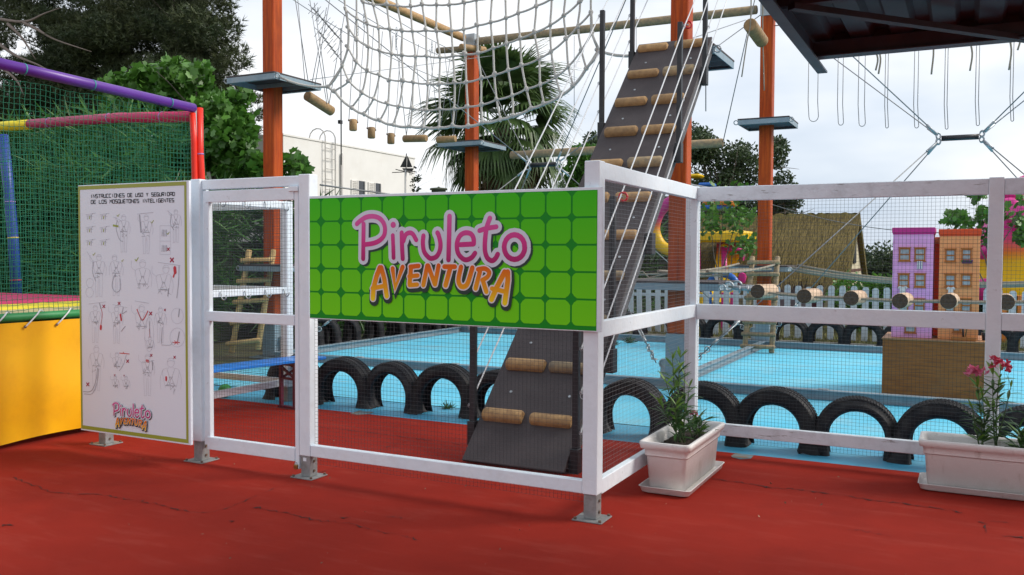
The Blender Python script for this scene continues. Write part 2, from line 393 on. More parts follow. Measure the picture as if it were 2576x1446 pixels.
CR = [
 ([(33,1200.5),(83,1220.6),(144,1240.6),(200,1242.3),(267,1247.3),(317,1255.6),(361,1262.3),(401,1270.7),(451,1282.3),(517,1290),(568,1279),(611,1262),(644,1247)], 0.006),
 ([(644,1276),(664,1280.7),(717,1290.7),(761,1300.7),(794,1309),(851,1314),(897,1322),(964,1339),(1021,1351),(1061,1361)], 0.007),
 ([(644,1247),(737,1212),(857,1170)], 0.004),
 ([(804,1075),(844,1080),(944,1090),(1011,1099),(1044,1104),(1094,1109),(1161,1119),(1190,1118)], 0.007),
 ([(1044,1104),(990,1120),(958,1132)], 0.005),
 ([(1758,1200.5),(1822,1209),(1872,1215.6),(1931,1226),(1991,1230.6),(2041,1237),(2118,1247),(2208,1260.6),(2265,1265.6),(2332,1275.7),(2398,1285.7),(2425,1290.7)], 0.011),
 ([(2462,1312),(2479,1321),(2482,1341)], 0.006), ([(2515,1347),(2575,1354)], 0.009), ([(2490,1313),(2530,1316)],0.005),
 ([(861,1302),(878,1302)], 0.012), ([(971,1300),(1011,1304)], 0.006), ([(5,1322),(26,1321)], 0.02), ([(575,1313),(592,1312)],0.008),
 ([(2113,1330),(2180,1338),(2240,1350)],0.004)]
rf = random.Random(3)
for pts, w in CR:
    b = MB(); P_ = smooth_pts([at(x, y, Z=0.0) for x, y in pts], 7)
    P_ = [p + Vector((rf.uniform(-.014, .014), rf.uniform(-.016, .016), 0)) for p in P_]
    P_ = [Vector((p.x, p.y, 0.0035)) for p in P_]
    ws = [w * rf.choice((.15, .3, .5, 1.0, 1.7)) for _ in P_]; ws[0] = ws[-1] = w * .15
    b.ribbon(P_, ws, (0, 0, 1), caps=False); b.build('crack', crack_m, red)
wp = mat('worn_tan_patch', (0.22, 0.13, 0.065), 0.9, c2=(0.10, 0.22, 0.28), nscale=12)
bf = bpy.data.objects['blue_floor_edge']
b = MB(); b.add([at(x, y, Z=0.002) for x, y in ((1838, 1146), (1850, 1139), (1876, 1142), (1896, 1145), (1888, 1153), (1862, 1155), (1841, 1150))], [(0, 6, 5, 4, 3, 2, 1)]); b.build('worn_patch', wp, bf)
b = MB(); b.add([at(x, y, Z=0.002) for x, y in ((880, 1040), (905, 1032), (940, 1036), (930, 1041), (900, 1043))], [(0, 4, 3, 2, 1)]); b.build('worn_patch', wp, bf)

# ------------------------------------------------------------------ white mesh fence in front
PW = 0.09
XF, XM, XL, XLL, XC, XR = -1.82, -3.87, -4.86, -5.95, -1.82, 0.22
Y0, Y1, FH, ZB = 4.632, 6.66, 2.03, 0.148
# positions give the right front edge of each post
def post(parent, xr, yf, feet=True, top=FH):
    b = MB(); b.box((xr - PW, yf, ZB), (xr, yf + PW, top), 0.004); p = b.build('post', white, parent)
    if feet:
        b = MB(); b.box((xr - PW + .008, yf + .006, 0.008), (xr - .004, yf + PW - .006, ZB - .001), 0.003)
        b.box((xr - PW - .045, yf - .04, 0.001), (xr + .045, yf + PW + .04, 0.008), 0.001)
        b.build('steel_foot', foot_m, p)
        for dx in (-PW - .03, .03):
            for dy in (-.026, PW + .026):
                b = MB(); b.tube([(xr + dx, yf + dy, .008), (xr + dx, yf + dy, .019)], .009, 6); b.build('bolt', rust_m, p)
        for zz in (.11, .045):
            b = MB(); b.tube([(xr - .005, yf + .045, zz), (xr + .004, yf + .045, zz)], .009, 6); b.build('bolt', rust_m, p)
    return p
def railx(parent, x0, x1, yf, z0, z1, m=None, d=0.045, name='rail'):
    b = MB(); b.box((x0 + .001, yf, z0), (x1 - .001, yf + d, z1), 0.004); return b.build(name, m or white, parent)
def raily(parent, xr, y0, y1, z0, z1, m=None, d=0.045):
    b = MB(); b.box((xr - d, y0 + .001, z0), (xr, y1 - .001, z1), 0.004); return b.build('rail', m or white, parent)
def wires(parent, fn, u0, u1, v0, v1, sp=0.0255, r=0.00085, mt=None, seed=1, wob=0.0012):
    """welded wire: fn(u, v, off) gives the point; verticals and horizontals are separate rods"""
    R = random.Random(seed); b = MB(); n = int((u1 - u0) / sp)
    for i in range(n + 1):
        u = u0 + sp * i + R.uniform(-wob, wob); k = 3
        b.tube([fn(u + R.uniform(-wob, wob), v0 + (v1 - v0) * j / k, R.uniform(-.001, .001)) for j in range(k + 1)], r, 3, cap=False)
    n = int((v1 - v0) / sp)
    for i in range(n + 1):
        v = v0 + sp * i; k = 5
        b.tube([fn(u0 + (u1 - u0) * j / k, v + R.uniform(-wob, wob) * 1.5, .002 + R.uniform(-.001, .001)) for j in range(k + 1)], r, 3, cap=False)
    return b.build('wire_mesh', mt or wire_m, parent, kind='stuff')

fence = thing('white_fence', 'white timber fence with wire mesh running from the green sign corner to the right edge', 'fence', (XF, Y0, 0))
post(fence, XM, Y0); post(fence, XF, Y0); post(fence, XC, Y1); post(fence, XR, Y1); post(fence, XR + 2.03, Y1)
railx(fence, XM, XF - PW, Y0 + .004, .148, .225)
raily(fence, XF - .003, Y0 + PW, Y1, 1.93, 2.026); raily(fence, XF - .003, Y0 + PW, Y1, 1.035, 1.13); raily(fence, XF - .003, Y0 + PW, Y1, .135, .225)
for (a, c) in ((XC, XR - PW), (XR, XR + 2.03 - PW)):
    railx(fence, a, c, Y1 + .003, 1.915, 2.022, white2); railx(fence, a, c, Y1 + .003, 1.02, 1.135); railx(fence, a, c, Y1 + .003, .145, .235, white2)
wires(fence, lambda u, v, o: (u, Y0 + .05 + o, v), XM + .002, XF - PW - .002, .09, 1.1, seed=2)
wires(fence, lambda u, v, o: (XF - .05 + o, u, v), Y0 + PW, Y1, .20, 1.97, seed=3, mt=wire_light, r=.00075)
wires(fence, lambda u, v, o: (u, Y1 + .052 + o, v), XC + .002, XR - PW, .09, 1.97, seed=4)
wires(fence, lambda u, v, o: (u, Y1 + .052 + o, v), XR + .002, XR + 2.03 - PW, .09, 1.97, seed=5)
# eye hook and label on the posts
b = MB(); c_ = Vector((XF - PW - .012, Y0 + .03, .70))
b.tube([c_ + Vector((0, math.sin(t) * .001, 0)) + Vector((math.cos(t) * .014, 0, math.sin(t) * .016)) for t in np.linspace(0, 6.0, 12)], .003, 6); b.build('eye_hook', galv, fence)
b = MB(); b.box((XM - PW + .03, Y0 + .0035, .112), (XM - PW + .056, Y0 + .006, .135)); b.build('sticker', white, fence)

# posts that carry the gate and the instruction board
gp = thing('gate_post_frame', 'white post frame behind the instruction board with header beam over the gate', 'fence', (XL, Y0, 0))
post(gp, XL, Y0); post(gp, XLL, Y0 + .06)
railx(gp, XL, XM - PW, Y0 + .02, 1.955, 2.024, name='header'); railx(gp, XLL, XL - PW, Y0 + .03, 1.92, 2.01); railx(gp, XLL, XL - PW, Y0 + .03, .18, .25)
b = MB(); b.box((XM - PW - .085, Y0 - .004, 1.918), (XM - PW - .004, Y0 + .05, 1.953), .003); b.build('stop_block', white, gp)
# gate leaf
gate = thing('mesh_gate', 'white framed wire mesh gate between the instruction board and the green sign', 'gate', (XL + .03, Y0, 0))
GX0, GX1 = XL + .02, XM - PW - .012
b = MB(); b.box((GX0, Y0 + .012, .13), (GX0 + .055, Y0 + .05, 1.944), .003); b.build('stile', white, gate)
b = MB(); b.box((GX1 - .035, Y0 + .012, .05), (GX1, Y0 + .05, 1.944), .003); b.build('stile', white, gate)
for z0, z1 in ((1.862, 1.944), (1.02, 1.09), (.10, .19)):
    b = MB(); b.box((GX0 + .03, Y0 + .006, z0), (GX1 - .0355, Y0 + .045, z1), .003); b.build('rail', white, gate)
wires(gate, lambda u, v, o: (u, Y0 + .056 + o, v), GX0 + .05, GX1 - .03, .16, 1.87, seed=6)
lk = thing('padlock', 'small brass padlock hanging low on the gate beside the middle post', 'padlock', (XM - PW - .02, Y0 - .005, .07))
b = MB(); b.box((XM - PW - .035, Y0 - .02, .055), (XM - PW - .003, Y0 - .006, .085), .003); b.build('lock_body', mat('brass', (.36, .22, .07), .35, metal=.9), lk)
b = MB(); b.tube([(XM - PW - .019 + math.cos(t) * .010, Y0 - .013, .085 + math.sin(t) * .018) for t in np.linspace(0, math.pi, 8)], .0028, 6); b.build('shackle', galv, lk)

# ------------------------------------------------------------------ green sign
SY = Y0 - .028
sx0, sx1, sz0, sz1 = -3.845, -1.815, 1.075, 1.868
sg = thing('name_sign', 'long green tiled signboard with pink lettering fixed to the fence', 'sign', (sx0, SY, sz0))
b = MB(); b.box((sx0, SY, sz0), (sx1 + .025, SY + .02, sz1 + .012), .002); b.build('board', white, sg)
dg = mat('sign_dark_green', (0.002, 0.25, 0.010), 0.5, spec=.25)
SP_ = SY - .001
b = MB(); b.add([(sx0 + .003, SP_, sz0 + .006), (sx1 - .004, SP_, sz0 + .006), (sx1 - .004, SP_, sz1 - .004), (sx0 + .003, SP_, sz1 - .004)], [(0, 1, 2, 3)]); b.build('green_ground', dg, sg)
lg = ramp_mat('sign_tile_green', [(0, (0.17, 0.66, 0.001)), (1, (0.040, 0.49, 0.001))], 0.0, .79, 0.5)
xa, xb = at(807.3, 560, Y=SP_).x, at(1437.7, 560, Y=SP_).x; dx = (xb - xa) / 11
za = at(807, 440 + 350 / 2.995, Y=SP_).z; zb_ = at(807, 440 + 880 / 2.995, Y=SP_).z; dz = (za - zb_) / 3
b = MB(); lw = .0055
for i in range(-1, 13):
    for j in range(-1, 5):
        x0, x1 = xa + dx * i + lw, xa + dx * (i + 1) - lw; z1, z0 = za - dz * (j) - lw + 0, za - dz * (j + 1) + lw
        z1c, z0c = min(z1, sz1 - .006), max(z0, sz0 + .008); x0c, x1c = max(x0, sx0 + .005), min(x1, sx1 - .006)
        if x1c - x0c < .02 or z1c - z0c < .02: continue
        def ch(ii, jj): return .030 if (ii + jj) % 2 == 0 else .021
        cs = [ch(i, j + 1), ch(i + 1, j + 1), ch(i + 1, j), ch(i, j)]
        poly = []
        def cornr(x, z, sx, sz, c, real, first):
            c = c if real else .004
            A = (x + sx * c, SP_ - .0008, z); B = (x, SP_ - .0008, z + sz * c); Mi = (x + sx * c * .42, SP_ - .0008, z + sz * c * .42)
            return [B, Mi, A] if first else [A, Mi, B]
        poly += cornr(x0c, z0c, 1, 1, cs[0], x0c == x0 and z0c == z0, True)
        poly += cornr(x1c, z0c, -1, 1, cs[1], x1c == x1 and z0c == z0, False)
        poly += cornr(x1c, z1c, -1, -1, cs[2], x1c == x1 and z1c == z1, True)
        poly += cornr(x0c, z1c, 1, -1, cs[3], x0c == x0 and z1c == z1, False)
        b.add(poly, [tuple(range(len(poly)))])
b.build('tile_print', lg, sg, kind='stuff')

def ell(cx, cy, rx, ry, n=20):
    return [(cx + rx * math.cos(2 * math.pi * k / n), cy + ry * math.sin(2 * math.pi * k / n)) for k in range(n + 1)]
PIR = [  # traced centre lines of the logo: (points, width, smooth)
 ([(248,300),(300,255),(370,215),(450,205),(530,228),(585,290),(603,370),(588,450),(530,512),(450,545),(350,560)], 54, 1),
 ([(333,300),(331,500),(328,738)], 54, 0), ([(700,445),(706,590),(710,725)], 50, 0), ([(704,312),(706,313)], 68, 0),
 ([(812,412),(815,560),(825,738)], 54, 0), ([(832,520),(860,440),(910,412),(955,432),(995,502)], 52, 1),
 ([(1085,450),(1078,540),(1095,650),(1150,720),(1190,735),(1250,710),(1290,640),(1300,550),(1280,450),(1262,412)], 54, 1),
 ([(1413,205),(1407,480),(1400,752)], 56, 0),
 ([(1545,562),(1715,553)], 54, 0), ([(1718,548),(1715,480),(1680,425),(1610,413),(1545,450),(1508,540),(1515,650),(1560,720),(1620,752),(1690,725),(1735,668)], 54, 1),
 ([(1920,228),(1880,350),(1860,500),(1860,640),(1890,728),(1945,763),(1990,735),(2020,682)], 54, 1), ([(1790,385),(1880,357),(2000,337)], 52, 1),
 (ell(2230, 592, 130, 155), 56, 0)]
AVE = [
 ([(542,850),(500,960),(462,1110),(455,1235)], 62, 0), ([(560,850),(600,1000),(628,1205)], 60, 0), ([(448,1110),(600,1078)], 52, 0),
 ([(703,862),(735,1098),(828,842)], 56, 0),
 ([(935,842),(915,1060)], 56, 0), ([(925,838),(1030,828)], 52, 0), ([(910,960),(1018,948)], 50, 0), ([(915,1070),(1012,1062)], 50, 0),
 ([(1138,825),(1088,1068)], 54, 0), ([(1150,825),(1232,1058)], 54, 0), ([(1236,1058),(1280,825)], 54, 0),
 ([(1352,838),(1485,838)], 54, 0), ([(1425,860),(1368,1072)], 58, 0),
 ([(1562,842),(1530,1000),(1555,1078),(1610,1086),(1652,1030),(1705,852)], 56, 1),
 ([(1800,900),(1745,1110)], 54, 0), ([(1775,872),(1860,862),(1915,905),(1895,965),(1830,1008)], 52, 1), ([(1835,1008),(1880,1152)], 54, 0),
 ([(2110,905),(2010,1100),(1945,1248)], 60, 0), ([(2148,905),(2150,1010),(2112,1292)], 60, 0), ([(1950,1112),(2130,1155)], 50, 0)]
pink_stops = [(0, (0.40, 0.012, 0.13)), (0.45, (0.62, 0.035, 0.24)), (1, (0.68, 0.10, 0.36))]
ora_stops = [(0, (0.88, 0.66, 0.01)), (.35, (0.80, 0.36, 0.005)), (1, (0.70, 0.115, 0.002))]
def logo(parent, fn, sc, y, tagn, shadow_c=(0.006, 0.030, 0.022), zp=None, za_=None):
    """fn maps traced points to (x, z) on the board; sc = metres per traced unit"""
    N = (0, -1, 0)
    def lay(name, L_, extra, off, depth, m, letters=None):
        if letters:
            k = 0
            for n_ in letters:
                lay(name, L_[k:k + n_], extra, off, depth, m); k += n_
            return
        b = MB()
        for k, (pts, w, sm) in enumerate(L_):
            q = [Vector((fn(px + off[0], py + off[1])[0], 0, fn(px + off[0], py + off[1])[1])) for px, py in pts]
            if sm: q = smooth_pts(q, 5)
            yy = y - depth - k * 0.00005
            q = [Vector((p.x, yy - i * .000018, p.z)) for i, p in enumerate(q)]
            cl = len(pts) > 15
            if cl: q[-1] = Vector((q[0].x + (q[1].x - q[0].x) * .3, q[-1].y, q[0].z + (q[1].z - q[0].z) * .3))
            b.ribbon(q, (w + extra) * sc, N, caps=not cl)
        o = b.build(name, m, parent)
        if len(L_) > 4: o['kind'] = 'stuff'
        return o
    shm = mat('logo_shadow' + tagn, shadow_c, 0.4); wm = mat('logo_outline', (0.62, 0.65, 0.74), 0.4)
    wm2 = mat('logo_outline_cream', (0.72, 0.68, 0.70), 0.4)
    pm = ramp_mat('logo_pink' + tagn, pink_stops, *zp, rough=.35); om = ramp_mat('logo_orange' + tagn, ora_stops, *za_, rough=.35)
    lay('letter_shadow', PIR, 84, (24, 22), .0012, shm)
    lay('letter_outline', PIR, 84, (0, 0), .0024, wm)
    lay('pink_letter', PIR, 0, (0, 0), .0036, pm, (2, 2, 2, 1, 1, 2, 2, 1))
    lay('letter_shadow', AVE, 66, (10, 26), .0048, shm)
    lay('letter_outline', AVE, 26, (0, 0), .0062, wm2)
    lay('orange_letter', AVE, -2, (0, 0), .0076, om, (3, 2, 4, 3, 2, 1, 3, 3))
def fbig(px, py):
    p = at(848.7 + .2 * px, 503 + .2 * py, Y=SP_); return p.x, p.z
scb = (fbig(1500, 500)[0] - fbig(1000, 500)[0]) / 500
logo(sg, fbig, scb, SP_ - .0012, '', zp=(fbig(1200, 780)[1] - sz0, fbig(1200, 200)[1] - sz0), za_=(fbig(1200, 1280)[1] - sz0, fbig(1200, 830)[1] - sz0))

# ------------------------------------------------------------------ instruction board
BX0, BX1, BZ0, BZ1 = -5.975, -4.822, 0.152, 2.008
BY = 4.5
ib = thing('instruction_board', 'tall white instruction board with olive border and small sketches of harness use', 'sign', (BX0, BY, BZ0))
b = MB(); b.box((BX0, BY, BZ0), (BX1, BY + .022, BZ1), .002); b.build('panel', mat('board_white', (.74, .80, .88), .4, bump=.1, bscale=90), ib)
olive = mat('olive_border', (0.31, 0.35, 0.045), .4)
b = MB(); q = BY - .0012; w = .027; i0, i1, j0, j1 = BX0 + .004, BX1 - .022, BZ0 + .012, BZ1 - .006
for (a, c) in (((i0, j0), (i1, j0 + w)), ((i0, j1 - w), (i1, j1)), ((i0, j0 + w), (i0 + w * .7, j1 - w)), ((i1 - w * .8, j0 + w), (i1, j1 - w))):
    b.add([(a[0], q, a[1]), (c[0], q, a[1]), (c[0], q, c[1]), (a[0], q, c[1])], [(0, 1, 2, 3)])
b.build('border_print', olive, ib, kind='stuff')
def fbd(px, py):
    p = at(207.5 + .452 * px, 465.2 + .452 * py, Y=BY); return p.x, p.z
scs = (fbd(500, 400)[0] - fbd(100, 400)[0]) / 400
class Ink:
    def __init__(s): s.b = MB(); s.k = 0; s.d = 0; s.full = False
    def line(s, pts, w, sm=False, caps=False):
        q = [Vector((fbd(*p)[0], 0, fbd(*p)[1])) for p in pts]
        if sm: q = smooth_pts(q, 4)
        s.k += 1; y = BY - .0015 - s.d - (s.k % 400) * .000004
        s.b.ribbon([Vector((p.x, y, p.z)) for p in q], w * scs * (1.0 if s.full else .78), (0, -1, 0), caps=caps)
    def out(s, n, m): return s.b.build(n, m, ib, kind='stuff')
GL = {'I': [[(2, 0), (2, 6)]], 'N': [[(0, 0), (0, 6), (4, 0), (4, 6)]], 'S': [[(4, 6), (0, 6), (0, 3.2), (4, 2.8), (4, 0), (0, 0)]], 'T': [[(0, 6), (4, 6)], [(2, 6), (2, 0)]],
 'R': [[(0, 0), (0, 6), (4, 6), (4, 3), (0, 3)], [(1.5, 3), (4, 0)]], 'U': [[(0, 6), (0, 0), (4, 0), (4, 6)]], 'C': [[(4, 6), (0, 6), (0, 0), (4, 0)]], 'O': [[(0, 0), (4, 0), (4, 6), (0, 6), (0, -.2)]],
 'E': [[(4, 6), (0, 6), (0, 0), (4, 0)], [(0, 3), (3.6, 3)]], 'D': [[(0, 0), (0, 6), (3, 6), (4, 5), (4, 1), (3, 0), (-.2, 0)]], 'Y': [[(0, 6), (2, 3), (4, 6)], [(2, 3), (2, 0)]],
 'G': [[(4, 6), (0, 6), (0, 0), (4, 0), (4, 3), (2, 3)]], 'A': [[(0, 0), (0, 6), (4, 6), (4, 0)], [(0, 2.6), (4, 2.6)]], 'M': [[(0, 0), (0, 6), (2, 3), (4, 6), (4, 0)]], 'Q': [[(0, 0), (4, 0), (4, 6), (0, 6), (0, -.2)], [(2.6, 1.6), (4.6, -1)]],
 'L': [[(0, 6), (0, 0), (4, 0)]]}
ink = Ink(); ink.full = True
for txt, (xs, ys), (xe, ye), h in (("INSTRUCCIONES DE USO Y SEGURIDAD", (45, 72), (517, 59), 19), ("DE LOS MOSQUETONES INTELIGENTES", (48, 104), (513, 94), 19)):
    n = len(txt); st = 1.0 / n
    for i, c in enumerate(txt):
        if c == ' ': continue
        for sgm in GL[c]:
            pts = []
            for (u, v) in sgm:
                t = (i + u / 4 * .74) * st; pts.append((xs + (xe - xs) * t, ys + (ye - ys) * t - v / 6 * h))
            ink.line(pts, 3.0)
ink.out('title_lettering', mat('ink_black', (.02, .02, .03), .5))
# sketched figures
gk = Ink(); dk = Ink(); rd = Ink(); gn = Ink(); rs = random.Random(5)
def j_(x, y, a=1.5): return (x + rs.uniform(-a, a), y + rs.uniform(-a, a))
def figure(cx, top, h, arms='down', half=False, lean=0):
    """head, helmet, torso, arms, harness and legs in thin pencil lines"""
    u = h / 7.5 if not half else h / 4.6
    hx = cx + lean * u * .3
    gk.line([(hx + u * .42 * math.cos(t), top + u * .55 + u * .55 * math.sin(t)) for t in np.linspace(0, 2 * math.pi, 13)], 1.3)
    gk.line([(hx - u * .45, top + u * .45), (hx, top + u * .3), (hx + u * .45, top + u * .45)], 1.8, True)
    s = top + u * 1.3
    for sg in (-1, 1):
        gk.line([(hx + sg * u * .2, s - u * .15), (cx + sg * u * .95, s + u * .15), (cx + sg * u * .8, s + u * 1.4), (cx + sg * u * .62, s + u * 2.2)], 1.3, True)
        dk.line([(cx + sg * u * .45, s), (cx + sg * u * .1, s + u * 1.1), (cx + sg * u * .5, s + u * 2.0)], 1.3)
        if arms == 'down' or (arms == 'up' and sg > 0): gk.line([(cx + sg * u * .95, s + u * .1), (cx + sg * u * 1.25, s + u * 1.2), (cx + sg * u * 1.15, s + u * 2.4)], 1.3, True)
        else: gk.line([(cx + sg * u * .95, s + u * .2), (cx + sg * u * 1.5, s - u * .3), (cx + sg * u * 1.5, s - u * 1.2)], 1.3, True)
        if not half:
            gk.line([(cx + sg * u * .62, s + u * 2.2), (cx + sg * u * .6, s + u * 4), (cx + sg * u * .5, s + u * 5.9)], 1.3)
            gk.line([(cx + sg * u * .1, s + u * 2.9), (cx + sg * u * .15, s + u * 4.2), (cx + sg * u * .15, s + u * 5.9), (cx + sg * u * .6, s + u * 6.0)], 1.3)
    for k in range(7):
        a = j_(cx, s + u * 2.1, u * .6); dk.line([a, j_(a[0], a[1], u * .45), j_(a[0], a[1], u * .45)], 1.6)
    dk.line([(cx - u * .65, s + u * 1.95), (cx + u * .65, s + u * 2.0)], 2.2)
    dk.line([(cx - u * .2, s + u * .9), (cx - u * .1, s + u * 1.15), (cx, s + u * .9), (cx + u * .1, s + u * 1.15), (cx + u * .2, s + u * .9)], 1.6)
for r_ in range(3):
    for c_i in range(2):
        x, y = 40 + 78 * c_i, 168 + 72 * r_
        gk.line([(x - 22, y - 2), (x + 34, y - 12)], 1.6); dk.line([(x - 8, y), (x - 12, y + 24)], 2.2); dk.line([(x + 10, y - 4), (x + 8, y + 26)], 2.6)
        gk.line([(x - 20, y + 5), (x + 5, y + 2), (x + 20, y + 8)], 1.5); gn.line([(x + 2, y + 4), (x - 2, y + 22)], 5); dk.line([(x + 14, y - 8), (x + 18, y - 6)], 3.5)
figure(230, 165, 215, 'up'); figure(355, 165, 225, 'up'); figure(520, 135, 190, 'up')
figure(92, 385, 245, 'up'); figure(188, 388, 235, 'down', lean=-1); figure(335, 415, 190, 'up', half=True); figure(452, 445, 195, 'up', half=True, lean=1)
figure(72, 668, 215, 'down'); figure(190, 672, 215, 'up'); figure(330, 665, 170, 'up', half=True); figure(434, 678, 205, 'down')
figure(78, 893, 260, 'down'); figure(192, 930, 110, 'up', half=True); figure(362, 940, 240, 'up'); figure(492, 962, 218, 'down', half=True)
figure(183, 1060, 82, 'up', half=True); figure(243, 1062, 82, 'up', half=True); figure(376, 840, 90, 'up', half=True)
for a, c, w in (((172, 178), (215, 198), 2), ((305, 162), (395, 152), 2.2), ((472, 143), (500, 165), 2), ((25, 370), (60, 425), 2), ((420, 430), (545, 448), 2.5), ((35, 662), (130, 650), 2), ((168, 665), (250, 682), 2), ((292, 645), (370, 658), 2.4), ((332, 990), (400, 975), 2)):
    gk.line([a, c], w)
for pts, w in (([(318,165),(326,265)],5), ([(195,195),(188,240),(205,300),(225,315)],2.4), ([(495,160),(490,215),(510,250)],2.4), ([(60,425),(58,490),(75,535)],2.6), ([(178,500),(165,560),(185,595),(212,580),(210,520)],2.4),
               ([(538,450),(535,540),(525,630)],3), ([(480,575),(475,620)],4), ([(85,1020),(75,1090),(50,1145),(5,1150)],3), ([(92,1020),(82,1100),(55,1160),(10,1162)],2.4), ([(245,945),(228,1000),(205,1035)],2), ([(372,755),(376,830)],3), ([(445,790),(440,885)],2.2), ([(440,890),(490,890),(500,870)],1.8),
               ([(540,690),(535,735)],5), ([(540,815),(530,865)],5), ([(228,680),(222,715),(248,700)],3), ([(95,655),(104,690)],5), ([(240,785),(215,815)],3), ([(388,975),(392,1030)],4)):
    dk.line(pts, w, True)
for cx, cy, r_ in ((42, 545, 22), (40, 597, 24), (528, 728, 38), (528, 848, 46), (372, 838, 0)):
    if r_: gk.line([(cx + r_ * .9 * math.cos(t), cy + r_ * 1.15 * math.sin(t)) for t in np.linspace(0, 2 * math.pi, 20)], 1.4)
gk.line([(372 + 25 * math.cos(t), 832 + 96 * math.sin(t)) for t in np.linspace(0, 2 * math.pi, 24)], 1.4)
for (x0, y0, x1, y1) in ((432, 226, 490, 312), (432, 312, 490, 386)):
    gk.line([(x0, y0), (x1, y0), (x1, y1), (x0, y1), (x0, y0)], 1.3)
    for k in range(4): dk.line([(445 + 8 * k, y0 + 22), (443 + 8 * k, y0 + 60)], 2.6)
for (x, y, s_) in ((478, 357, 7), (498, 417, 10), (119, 675, 7), (204, 659, 7), (380, 715, 8), (459, 695, 5), (252, 980, 7), (383, 948, 6), (513, 958, 6), (30, 1109, 8), (180, 1058, 4), (232, 1060, 3)):
    rd.line([(x - s_, y - s_ * 1.2), (x + s_, y + s_ * 1.2)], s_ * .75); rd.line([(x - s_, y + s_ * 1.2), (x + s_, y - s_ * 1.2)], s_ * .75)
for (x, y, s_) in ((199, 168, 7), (388, 204, 8), (477, 268, 7), (64, 384, 7), (223, 420, 6), (302, 413, 10)):
    gn.line([(x - s_, y), (x - s_ * .3, y + s_), (x + s_, y - s_)], s_ * .5)
gn.line([(170, 225), (200, 230)], 10)
red2 = Ink()
red2.line([(514, 462), (516, 485)], 20, caps=True); red2.line([(512, 492), (505, 515)], 9); red2.line([(106, 690), (110, 725), (102, 785)], 4, True); red2.line([(103, 785), (102, 800)], 15, caps=True)
red2.line([(212, 722), (216, 750)], 13, caps=True); red2.line([(303, 690), (325, 742), (340, 748), (365, 700)], 6, True); red2.line([(205, 935), (262, 940)], 4); red2.line([(235, 938), (225, 928)], 3); red2.line([(372, 800), (376, 850)], 3)
red2.line([(358, 978), (366, 980)], 15, caps=True); red2.line([(466, 1070), (466, 1085)], 12, caps=True)
for k in range(6):
    t = k * math.pi / 3; red2.line([(522, 876), (522 + 20 * math.cos(t), 876 + 12 * math.sin(t))], 3.5)
gk.out('sketch_lines', mat('pencil_grey', (.50, .52, .58), .5)); dk.d = .0012; dk.out('sketch_lines', mat('pencil_dark', (.30, .31, .35), .5)); rd.out('cross_marks', mat('mark_red', (.36, .008, .05), .5))
gn.out('tick_marks', mat('mark_olive', (.33, .40, .05), .5)); red2.out('red_accents', mat('accent_red', (.55, .03, .05), .5))
def fsm(px, py):   # small logo: big-logo units -> board units
    u, v = (px - 185) / 2250, (py - 125) / 1240
    a0 = 165 + 222 * u; b0 = 1200 + 160 * v + 18 * u * (1 - .2 * v)
    return fbd(a0, b0)
scm = scs * 222 / 2250
logo(ib, fsm, scm, BY - .0026, '_small', shadow_c=(0.012, 0.02, 0.018), zp=(fsm(1200, 780)[1] - BZ0, fsm(1200, 200)[1] - BZ0), za_=(fsm(1200, 1280)[1] - BZ0, fsm(1200, 830)[1] - BZ0))
# ------------------------------------------------------------------ tyres
def tyre_material():
    m = bpy.data.materials.new('tyre_rubber'); m.use_nodes = True; n = m.node_tree.nodes; l = m.node_tree.links; b = n['Principled BSDF']
    b.inputs['Roughness'].default_value = .62; b.inputs['Specular IOR Level'].default_value = .28
    tcn = n.new('ShaderNodeTexCoord'); t = n.new('ShaderNodeTexNoise'); t.inputs['Scale'].default_value = 7; t.inputs['Detail'].default_value = 6
    r = n.new('ShaderNodeValToRGB'); r.color_ramp.elements[0].position = .4; r.color_ramp.elements[1].position = .75
    r.color_ramp.elements[0].color = (.008, .0095, .0135, 1); r.color_ramp.elements[1].color = (.040, .039, .038, 1)
    oi = n.new('ShaderNodeObjectInfo'); mr = n.new('ShaderNodeMapRange'); mr.inputs['To Min'].default_value = .55; mr.inputs['To Max'].default_value = 1.25; sc = n.new('ShaderNodeVectorMath'); sc.operation = 'SCALE'
    l.new(oi.outputs['Random'], mr.inputs['Value']); l.new(mr.outputs['Result'], sc.inputs['Scale'])
    l.new(tcn.outputs['Object'], t.inputs['Vector']); l.new(t.outputs['Fac'], r.inputs['Fac']); l.new(r.outputs['Color'], sc.inputs[0]); l.new(sc.outputs['Vector'], b.inputs['Base Color'])
    t2 = n.new('ShaderNodeTexNoise'); t2.inputs['Scale'].default_value = 60; bp = n.new('ShaderNodeBump'); bp.inputs['Strength'].default_value = .3; bp.inputs['Distance'].default_value = .004
    l.new(tcn.outputs['Object'], t2.inputs['Vector']); l.new(t2.outputs['Fac'], bp.inputs['Height']); l.new(bp.outputs['Normal'], b.inputs['Normal'])
    return m
tyre_m = tyre_material()
